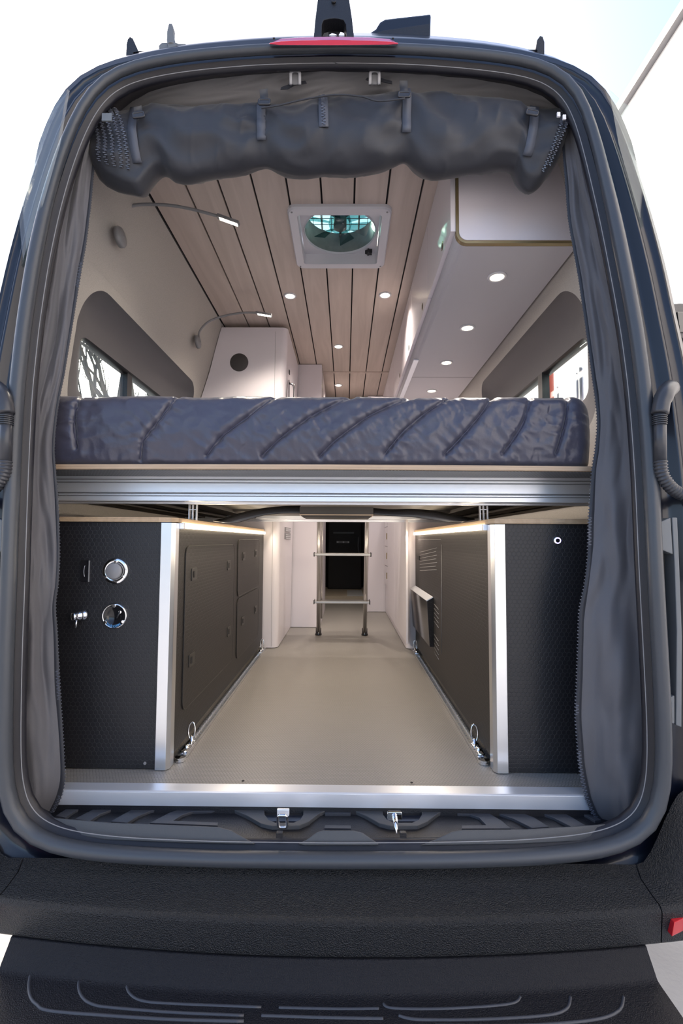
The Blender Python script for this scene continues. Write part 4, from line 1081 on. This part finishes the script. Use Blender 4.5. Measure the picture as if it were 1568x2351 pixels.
# ================================================================ BED
bed = thing('bed_platform', 'bed platform of plywood deck on a wide grooved aluminium beam', 'bed', (0, 1, .8))
DZ0, DZ1 = .805, .818
BX0, BX1 = -.83, .83
prism('plywood_deck', [(BX0, .165 + .02, DZ0), (-.45, .170, DZ0), (0, .165, DZ0), (.45, .170, DZ0), (BX1, .185, DZ0), (BX1, 1.72, DZ0), (BX0, 1.72, DZ0)], (0, 0, DZ1 - DZ0), M['plyx'], bed, bev=.0012)
prism('deck_underside', [(BX0, .192, DZ0 - .0015), (0, .172, DZ0 - .0015), (BX1, .192, DZ0 - .0015), (BX1, .33, DZ0 - .0015), (BX0, .33, DZ0 - .0015)], (0, 0, .0014), M['hexdeck'], bed)
bt, bb = .808, .731
by = .31
pf = [(by, bt), (by, .797), (by + .003, .796), (by + .003, .794), (by, .793), (by, .788), (by + .003, .787), (by + .003, .7855), (by, .784), (by - .001, .7575), (by + .004, .756), (by + .004, .754), (by, .752), (by, .7485), (by + .003, .7475), (by + .003, .746), (by, .745), (by, bb + .002), (by + .002, bb),
      (by + .045, bb), (by + .045, bt)]
prism('aluminium_beam', [(BX0, a, b) for a, b in pf], (BX1 - BX0, 0, 0), M['alu2'], bed)
mb = MB()
for z in (.795, .7863, .755, .7468): mb.box(BX0, BX1, by + .0022, by + .004, z - .0012, z + .0012)
mb.build('beam_groove', M['aludark'], bed)
box('beam_foot', BX0, BX1, by + .045, by + .075, bb - .004, bb + .003, M['alu2'], bed)
# underside panels and rails
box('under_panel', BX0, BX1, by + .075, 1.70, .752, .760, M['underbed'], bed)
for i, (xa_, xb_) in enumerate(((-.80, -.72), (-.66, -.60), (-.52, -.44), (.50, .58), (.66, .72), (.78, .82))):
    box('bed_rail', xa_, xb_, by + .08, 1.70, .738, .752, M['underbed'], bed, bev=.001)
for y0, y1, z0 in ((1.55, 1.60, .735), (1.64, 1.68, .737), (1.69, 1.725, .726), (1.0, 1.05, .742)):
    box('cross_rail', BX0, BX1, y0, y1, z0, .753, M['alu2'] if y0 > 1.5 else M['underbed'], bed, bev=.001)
for px in (442, 1112):
    hg = thing('bed_bracket', 'pair of thin metal brackets between the bed and the %s garage cabinet top' % ('left' if px < 700 else 'right'), 'bracket', tuple(W(px, 1172, Y=.42)), 'brackets under the bed')
    for dx in (-9, -1, 8):
        q0 = W(px + dx, 1185, Y=.42)
        box('bracket_leaf', q0.x - .0009, q0.x + .0009, .42, .435, GZ + .013, .738, M['alu2'], hg)
    q0 = W(px, 1170, Y=.42); box('cross_pin', q0.x - .012, q0.x + .010, .424, .428, q0.z - .001, q0.z + .001, M['alu2'], hg)
# lift motor housing and drooping straps
mo = thing('lift_housing', 'dark box housing with warm lit lower edge hanging under the middle of the bed', 'housing', tuple(W(772, 1176, Y=.5)))
A = W(688, 1163, Y=.48); B = W(857, 1181, Y=.48)
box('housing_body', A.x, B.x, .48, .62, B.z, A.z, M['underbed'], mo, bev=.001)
box('lit_edge', A.x, B.x, .479, .62, B.z - .004, B.z, M['plyx'], mo)  # pale wood tone paints the warm light along the lower edge
mesh('base_tray', [(A.x + .003, .48, B.z - .004), (B.x - .003, .48, B.z - .004), (B.x - .003, .62, B.z - .004), (A.x + .003, .62, B.z - .004), (A.x + .012, .485, B.z - .011), (B.x - .012, .485, B.z - .011), (B.x - .012, .61, B.z - .011), (A.x + .012, .61, B.z - .011)], BOXF, M['underbed'], mo)
for nm, up_, lo_ in (('left', [(690, 1162), (650, 1163), (600, 1168), (550, 1179), (515, 1190), (490, 1196)], [(690, 1178), (655, 1178), (610, 1182), (575, 1191), (545, 1199), (520, 1200)]),
                     ('right', [(855, 1167), (900, 1170), (950, 1169), (1000, 1174), (1050, 1184), (1090, 1192)], [(855, 1180), (900, 1184), (950, 1187), (1000, 1194), (1035, 1199), (1060, 1198)])):
    U = spline([W(x, y, Y=.52) for x, y in up_], 30); L_ = spline([W(x, y, Y=.50) for x, y in lo_], 30)
    tag(grid('webbing_strap', [U, L_], M['buckle'], None, solid=.004), 'dark webbing strap sagging under the bed, %s of the lift housing' % nm, 'strap', 'straps under the bed')
# warm glow of the strips also lights the underside

# ---- mattress
mt = thing('mattress', 'thick mattress in a navy quilted nylon cover with diagonal stitching', 'mattress', (0, 1, DZ1))
MX0, MX1, MY0, MY1 = -.80, .71, .185, 1.75
MZ0, MZ1 = DZ1 + .001, 1.012
seams = [[(178, 898), (172, 960), (176, 1028)], [(403, 904), (370, 960), (329, 1013), (321, 1054)], [(633, 904), (580, 950), (510, 1003), (474, 1045)], [(810, 905), (714, 957), (650, 1002), (602, 1045)],
         [(962, 898), (845, 957), (768, 1013), (735, 1045)], [(1049, 901), (972, 952), (925, 992), (885, 1040)], [(1140, 901), (1095, 962), (1055, 1008), (1023, 1042)], [(1225, 901), (1197, 978), (1156, 1040)], [(1308, 901), (1299, 962), (1278, 1040)]]
sw3 = [[(p.x, p.z) for p in [W(x, y, Y=MY0) for x, y in s_]] for s_ in seams]
def seam_d(x, z):
    best = 9; sd = (0, 1)
    for s_ in sw3:
        for (x1, z1), (x2, z2) in zip(s_, s_[1:]):
            ex, ez = x2 - x1, z2 - z1; l2 = ex * ex + ez * ez
            t = max(0, min(1, ((x - x1) * ex + (z - z1) * ez) / l2))
            d = math.hypot(x - x1 - t * ex, z - z1 - t * ez)
            if d < best: best = d; sd = (ex / math.sqrt(l2), ez / math.sqrt(l2))
    return best, sd
prof = []
H = MZ1 - MZ0
for k in range(70):
    s = k / 69
    if s < .78:                                      # front face upwards
        a = s / .78
        z = MZ0 + H * a
        bul = -.012 * math.sin(PI * a)
        rr_ = .030
        yy_ = MY0 + bul
        if a > .84: q = (a - .84) / .16; yy_ += rr_ * (1 - math.sqrt(max(0, 1 - q * q)))
        if a < .08: q = (.08 - a) / .08; yy_ += .012 * q * q
        prof.append((yy_, z))
    else:
        a = (s - .78) / .22
        prof.append((MY0 + .030 + (MY1 - MY0 - .05) * a ** 2.2, MZ1 + .004 * math.sin(a * PI)))
rows = []
NX = 560
for i in range(NX + 1):
    x = MX0 + (MX1 - MX0) * i / NX
    endr = max(0, (x - (MX1 - .05)) / .05); 
    row = []
    for k, (y, z) in enumerate(prof):
        d, sd = seam_d(x, z)
        puff = math.exp(-(d / .0055) ** 2)
        u = x * sd[0] + (z) * sd[1]; v = -x * sd[1] + z * sd[0]
        wr = abs(noi(u * 46, v * 12, 1.3)) * math.exp(-d / .040)
        wr2 = abs(noi(x * 13 + z * 6, z * 24 - x * 6, 4.2))
        creases = .014 * wr + .005 * wr2 - .002 * math.exp(-((d - .02) / .012) ** 2) + .003 * abs(noi(x * 24 + z * 14, z * 22 - x * 10, 11))
        low = .006 * abs(noi(x * 40, z * 8, 7)) * max(0, 1 - (z - MZ0) / .06)
        amt = .8
        dy = .011 * puff + creases + low
        dz = 0
        if k > 50: dz = -.004 * abs(noi(x * 9, y * 9)) - .006 * puff
        e = endr * endr
        row.append(Vector((x - .0 * e, y + dy * amt + .06 * e * .6, z + dz + .004 * noi(x * 7, 3) * (z - MZ0) / H - (.012 * e if z > MZ1 - .05 else 0))))
    rows.append(row)
grid('quilted_cover', rows, M['quilt'], mt)
last = rows[-1]
mesh('end_face', [p for p in last] + [Vector((MX1, MY1, MZ0))], [tuple(range(len(last) + 1))], M['quilt'], mt)
for s_ in seams:
    pts = resample(spline([W(x, y, Y=MY0) for x, y in s_], 24), .004)
    pts = [Vector((p.x, MY0 - .012 * math.sin(PI * max(0, min(1, (p.z - MZ0) / H))) + .0080, p.z)) for p in pts if MZ0 + .01 < p.z < MZ1 - .03]
    if len(pts) > 2: tube('stitched_seam', pts, .0009, M['thread'], mt, n=5)

# ================================================================ REAR DOOR SCREEN (rolled fabric)
scr = thing('rear_door_screen', 'grey and black zip-up rear door screen, rolled up along the top with side panels hanging', 'door screen', (0, .15, 1.6))
# header cloth
htop = [(205, 300), (215, 250), (235, 205), (275, 178), (350, 160), (480, 150), (640, 148), (770, 147), (900, 148), (1040, 152), (1150, 163), (1230, 182), (1280, 215), (1305, 265), (1318, 330)]
hb_ = [(205, 420), (235, 330), (285, 290), (350, 285), (450, 285), (560, 290), (640, 285), (700, 280), (770, 275), (840, 270), (920, 265), (1000, 265), (1150, 280), (1270, 300), (1330, 420)]
rows = []
for i in range(181):
    u = i / 180
    a = spline(htop, 181)[i] if i == 0 else None
    rows.append(None)
ht = spline([Vector((x, y, 0)) for x, y in htop], 181); hb2 = spline([Vector((x, y, 0)) for x, y in hb_], 181)
for i in range(181):
    r_ = []
    for j in range(40):
        v = j / 39
        px = ht[i].x + (hb2[i].x - ht[i].x) * v; py = ht[i].y + (hb2[i].y - ht[i].y) * v
        fold = .012 * abs(noi(px / 90 + v * 2, v * 5 + px / 300, 2)) + .012 * noi(px / 160, v * 3, 8) * v
        hookp = sum(math.exp(-((px - hx) / 30) ** 2 - ((py - 205) / 18) ** 2) for hx in (650, 890))
        yy_ = .20 + .09 * v - fold * .8 - .012 * hookp
        r_.append(W(px, py, Y=yy_))
    rows[i] = r_
grid('header_cloth', rows, M['header'], scr, solid=.0015)
# drooping cord line of the header
tube('header_cord', spline([W(x, y, Y=.150) for x, y in ((600, 248), (640, 242), (700, 228), (770, 218), (830, 222), (870, 232), (930, 226))], 40), .0022, M['fabric'], scr, n=6)
# rolled body
stat = [(212, 352, 362), (218, 325, 392), (228, 298, 412), (245, 280, 428), (270, 268, 440), (300, 262, 446), (325, 258, 448), (342, 254, 425), (360, 253, 402), (378, 252, 398), (400, 252, 413), (430, 251, 417), (470, 251, 408), (515, 253, 400),
        (560, 255, 393), (590, 252, 384), (612, 251, 382), (635, 252, 390), (670, 256, 400), (700, 252, 402), (722, 240, 400), (742, 234, 399), (770, 232, 400), (800, 230, 401), (840, 228, 396), (880, 226, 388), (905, 223, 378), (930, 221, 372),
        (950, 222, 386), (975, 225, 401), (1010, 226, 406), (1060, 230, 399), (1110, 235, 393), (1150, 240, 388), (1180, 247, 392), (1192, 252, 420), (1205, 256, 436), (1220, 259, 440), (1238, 262, 430), (1255, 264, 408), (1272, 265, 385), (1288, 266, 352), (1300, 270, 325), (1303, 285, 300)]
tt = [(a, b) for a, b, c in stat]; tb = [(a, c) for a, b, c in stat]
def roll_pt(px, ang, out=0.0):
    """point on the surface of the roll: ang 0 faces the camera, +90 up"""
    tp = smooth_tab(tt, px); bt_ = smooth_tab(tb, px)
    yc = .235
    P0 = W(px, tp, Y=yc); P1 = W(px, bt_, Y=yc)
    c_ = (P0 + P1) / 2; rv = (P0.z - P1.z) / 2
    rd = min(rv * .85, .07)
    ca, sa = math.cos(ang), math.sin(ang)
    # wrinkles: gathers fanning out of each strap
    wr = 0
    for sp_ in (328, 606, 928, 1205):
        dx = (px - sp_) / 60.0
        wr -= .010 * math.exp(-(dx * 2.3) ** 2)
        wr += .007 * math.exp(-abs(dx) * .9) * math.sin(ang * 5 + dx * 4 + sp_) * (1 - math.exp(-(dx * 2) ** 2))
    wr += .016 * noi(px / 130, ang * .9, 3) - .026 * abs(noi(px / 110 + ang * .9, ang * 1.0 - px / 170, 5)) + .007 * max(0, 1 - abs(noi(px / 75 - ang * .9, ang * .8 + px / 160, 9)) * 5) ** 2 * max(0, noi(px / 90, ang, 12) + .3) * 1.6
    wr -= .004 * math.exp(-((px - 742) / 14) ** 2)
    wr *= abs(math.cos(ang)) ** .4 * min(1, rv / .05)
    r2_ = rd + wr + out
    s_ = 1 + (wr * .3 + out) / max(rv, .01)
    return Vector((c_.x + (P0.x - P1.x) / 2 * sa, yc - r2_ * ca, c_.z + rv * sa * s_))
rows = []
NA = 56
for i in range(330):
    px = 212 + (1303 - 212) * i / 329
    rows.append([roll_pt(px, -PI + 2 * PI * k / NA) for k in range(NA)])
grid('rolled_screen', rows, M['fabric'], scr, closed=True)
# zippers (tape + teeth)
def zipper(path, nrm, parent, name='zipper', w=.005, step=.0046, tooth=.0017, two=False):
    mb = MB(); pts = resample(path, step)
    for i in range(1, len(pts) - 1):
        t = (pts[i + 1] - pts[i - 1]).normalized(); n_ = nrm(i / len(pts)) if callable(nrm) else Vector(nrm)
        s_ = t.cross(n_).normalized()
        n2 = s_.cross(t)
        c_ = pts[i] + s_ * (w * .25 if (i % 2) else -w * .25) + n2 * .0
        mb.obox(c_, s_ * w * .5, t * tooth * .75, n2 * .0016)
    return mb.build(name, M['teeth'], parent, kind='stuff')
def ribbon(name, path, nrm, w, m, parent, th_=.001):
    L_ = []; R_ = []
    for i in range(len(path)):
        t = (path[min(i + 1, len(path) - 1)] - path[max(i - 1, 0)]).normalized()
        n_ = nrm(i) if callable(nrm) else Vector(nrm)
        s_ = t.cross(n_).normalized() * w / 2
        L_.append(path[i] - s_); R_.append(path[i] + s_)
    return grid(name, [L_, R_], m, parent, solid=th_)
# centre zip on the roll
zp = [roll_pt(742 + 4 * k / 20, math.radians(78 - 95 * k / 20), .004) for k in range(21)]
ribbon('zip_tape', zp, (0, -1, .2), .026, M['webbing'], scr)
zipper([p + Vector((0, -.002, 0)) for p in zp], (0, -1, .2), scr, w=.007)
# spiral zips at the left end
for j, (x0, x1, o_) in enumerate(((262, 312, .004), (248, 300, .004), (238, 284, .004), (226, 268, .004), (218, 252, .004))):
    pth = []
    for k in range(26):
        q = k / 25; px = x0 + (x1 - x0) * math.sin(q * PI * .62)
        pth.append(roll_pt(px, math.radians(72 - 115 * q), o_))
    zipper(pth, (0, -1, .1), scr, w=.007, step=.005)
# right end double zip
for dx in (0, -15):
    pth = [roll_pt(1290 + dx + 6 * math.sin(q * PI * .5) - 50 * q * q, math.radians(80 - 135 * q), .003) for q in [k / 30 for k in range(31)]]
    zipper(pth, (0, -1, .1), scr, w=.006, step=.0045)
for (px, py) in ((1283, 262), (1296, 268)):
    q0 = W(px, py, Y=.10); mesh('zip_stop', boxv(q0.x - .004, q0.x + .004, .10, .104, q0.z - .006, q0.z + .006), BOXF, M['fanwhite'], scr)
lb = W(245, 267, Y=.12)
cl = mesh('fabric_label', boxv(lb.x - .013, lb.x + .013, .12, .124, lb.z - .012, lb.z + .009), BOXF, M['pad'], scr)
# straps with buckles
for (pxs, pyb, slant, tl0) in ((607, 234, 0, 205), (928, 217, 0, 186), (1222, 258, -26, 246), (318, 264, 12, 245)):
    pth = [roll_pt(pxs + slant * (k / 18), math.radians(82 - 116 * k / 18), .0045) for k in range(19)]
    st_ = ribbon('strap', pth, (0, -1, .15), .024, M['webbing'], scr, .0015)
    tp_ = roll_pt(pxs, math.radians(80), .006)
    bpz = W(pxs, pyb, Y=tp_.y - .012 if tp_.y < .17 else .15)
    ribbon('strap_tail', [W(pxs - 2, tl0, Y=bpz.y + .02), W(pxs - 1, (tl0 + pyb) / 2, Y=bpz.y + .012), W(pxs, pyb, Y=bpz.y + .004)], (0, -1, 0), .022, M['fabric'], st_, .002)
    rot_ = Matrix.Rotation(math.radians(-12 if slant < 0 else (8 if slant > 0 else 0)), 3, Vector((0, -1, 0)))
    tube('buckle', [bpz + (rot_ @ Vector((a, 0, b))) for a, b in rrect(.0150, .0065, .003, 3)], .0030, M['buckle'], st_, n=7, closed=True)
    mb = MB(); mb.obox(bpz + Vector((0, .001, -.002)), rot_ @ Vector((.013, 0, 0)), Vector((0, .003, 0)), rot_ @ Vector((0, 0, .005))); mb.build('buckle_bar', M['buckle'], st_)
# header patches of the two hooks
for px, py, tilt in ((675, 196, -14), (872, 186, 10)):
    q0 = W(px, py, Y=.200)
    rot_ = Matrix.Rotation(math.radians(tilt), 3, Vector((0, 1, 0)))
    prism('hook_patch', [q0 + rot_ @ Vector((a, -.0, b)) for a, b in ((-.040, -.004), (-.036, .002), (-.012, .005), (.0, .008), (.012, .006), (.034, .004), (.036, -.004), (.0, -.002), (-.02, -.008))], (0, -.002, 0), M['fabric'], scr)
for px, lab in ((678, 'left'), (860, 'right')):
    q0 = W(px, 177, Y=.188)
    t = thing('coat_hook', 'small grey fold-down hook on the grey header cloth, %s one of the pair' % lab, 'hook', tuple(q0), 'hooks on the header')
    w_, h_ = .0125, .017
    pts = [q0 + Vector((a, -.004 + .006 * (b < 0), b)) for a, b in [(-w_, -.020), (-w_, .004)] + [(w_ * math.cos(PI - PI * k / 8), .006 + .010 * math.sin(PI * k / 8)) for k in range(9)] + [(w_, .004), (w_, -.020)]]
    tube('hook_arm', pts, .0042, M['hook'], t, n=8)
    prism('hook_plate', [q0 + Vector((a, .002, b - .004)) for a, b in rrect(.009, .014, .004, 3)], (0, .004, 0), M['grey'], t, bev=.0008)

# side panels
def side_panel(side, inner, outer, ytop, ybot, label):
    rows = []; NV, NU = 240, 34
    edge = []
    for j in range(NV + 1):
        py = ytop + (ybot - ytop) * j / NV
        xi_ = smooth_tab(inner, py); xo_ = smooth_tab(outer, py)
        r_ = []
        for i in range(NU + 1):
            u = i / NU
            px = xo_ + (xi_ - xo_) * u
            s = -1 if side == 'left' else 1
            fold = .016 * noi(u * 2.6 + py / 700, py / 330, 3.3 * s) + .010 * noi(u * 5 - py / 420, py / 140, 8 * s) - .012 * abs(noi(u * 2 + py / 260, py / 210 - u * 2, 5 * s)) \
                + .008 * math.sin(u * 9 + py / 260.0 * s + 1) * (1 - u * .4)
            yy_ = .070 + .055 * u + fold * (.35 + .65 * math.sin(PI * min(1, u * 1.02 + .02)))
            dpt = W(px, py, Y=yy_); yy_ += YD(dpt.z) * .9
            r_.append(W(px, py, Y=yy_))
        rows.append(r_); edge.append(r_[-1])
    pn = grid(label, rows, M['curtain'], scr, solid=.0012)
    zipper([p + Vector((0, -.003, 0)) for p in edge], (0, -1, 0), pn, w=.0065, step=.0042, tooth=.0016)
    hem = [r_[-3] + Vector((0, -.0022, 0)) for r_ in rows]
    ribbon('zip_tape', [e.lerp(h_, .5) + Vector((0, -.0018, 0)) for e, h_ in zip(edge, hem)], (0, -1, 0), .013, M['fabric'], pn, .001)
    return pn
rin = [(262, 1300), (330, 1294), (420, 1300), (500, 1306), (560, 1316), (640, 1330), (760, 1347), (860, 1360), (960, 1372), (1030, 1368), (1080, 1360), (1140, 1356), (1200, 1352), (1280, 1350), (1340, 1343), (1400, 1331), (1480, 1328), (1560, 1325), (1640, 1322), (1700, 1326), (1760, 1331), (1830, 1345), (1870, 1362), (1895, 1382)]
rout = [(262, 1320), (330, 1337), (420, 1358), (520, 1382), (640, 1408), (760, 1430), (860, 1450), (940, 1470), (1000, 1480), (1100, 1481), (1250, 1476), (1400, 1484), (1550, 1490), (1700, 1496), (1790, 1496), (1860, 1487), (1885, 1484), (1905, 1478)]
side_panel('right', rin, rout, 262, 1903, 'side_panel')
lin = [(300, 222), (400, 213), (480, 206), (560, 196), (640, 182), (700, 172), (780, 159), (860, 146), (920, 134), (970, 127), (1030, 123), (1080, 126), (1140, 131), (1200, 134), (1280, 135), (1340, 132), (1390, 126), (1450, 130), (1540, 134), (1640, 140), (1720, 145), (1790, 147), (1830, 138), (1870, 118), (1905, 98)]
lout = [(300, 190), (400, 160), (480, 140), (560, 124), (640, 112), (700, 106), (780, 98), (860, 86), (920, 72), (1000, 56), (1080, 49), (1200, 47), (1320, 45), (1440, 40), (1560, 34), (1700, 30), (1800, 30), (1860, 34), (1890, 42), (1905, 60)]
side_panel('left', lin, lout, 300, 1903, 'side_panel')

# ---- gooseneck reading lights
for lab, mx0, arm, hd_, yh in (('near', (277, 545), [(277, 545, .63), (266, 512, .56), (300, 474, .57), (370, 470, .60), (430, 478, .63), (500, 496, .66)], (524, 505), .66),
                               ('far', (455, 785), [(455, 785, 1.50), (458, 762, 1.49), (480, 738, 1.47), (520, 724, 1.45), (560, 718, 1.43), (588, 718, 1.42)], (606, 721), 1.42)):
    base_ = W(mx0[0], mx0[1], X=-.728)
    t = thing('reading_light', '%s gooseneck reading light with small lit bar head, on the left wall' % lab, 'reading light', tuple(base_), 'gooseneck reading lights')
    sx = base_.x
    lathe('wall_mount', base_ + Vector((-.01, 0, 0)), (1, 0, .1), [(0, .0), (.033, 0), (.034, .012), (.030, .018), (0, .019)], M['grey'], t, n=24)
    pts = [base_ + Vector((.008, 0, 0))] + [W(a, b, Y=base_.y + (yh - base_.y) * (i + 1) / 5) for i, (a, b, c__) in enumerate(arm[1:])]
    tube('arm', spline(pts, 40), .0055, M['grey'], t, n=8)
    h0 = W(arm[-1][0] - 1, arm[-1][1], Y=yh); L_ = .088; ctr = W(*hd_, Y=yh)
    d = (ctr - h0); d.z = d.z; d.normalize(); e_ = h0 + d * L_
    s_ = Vector((0, 1, 0))
    mb = MB(); mb.obox((h0 + e_) / 2, d * L_ / 2, s_ * .011, d.cross(s_) * .006); hd2 = mb.build('head', M['grey'], t, bev=.003)
    dn = d.cross(s_); dn = -dn if dn.z > 0 else dn
    mb = MB(); mb.obox((h0 + e_) / 2 + dn * .0065 + d * .004, d * (L_ / 2 - .008), s_ * .0075, dn * .001); mb.build('led_bar', M['ledhead'], hd2)
    spot('lamp', (h0 + e_) / 2 + dn * .02, 8, (1, .88, .72), t)
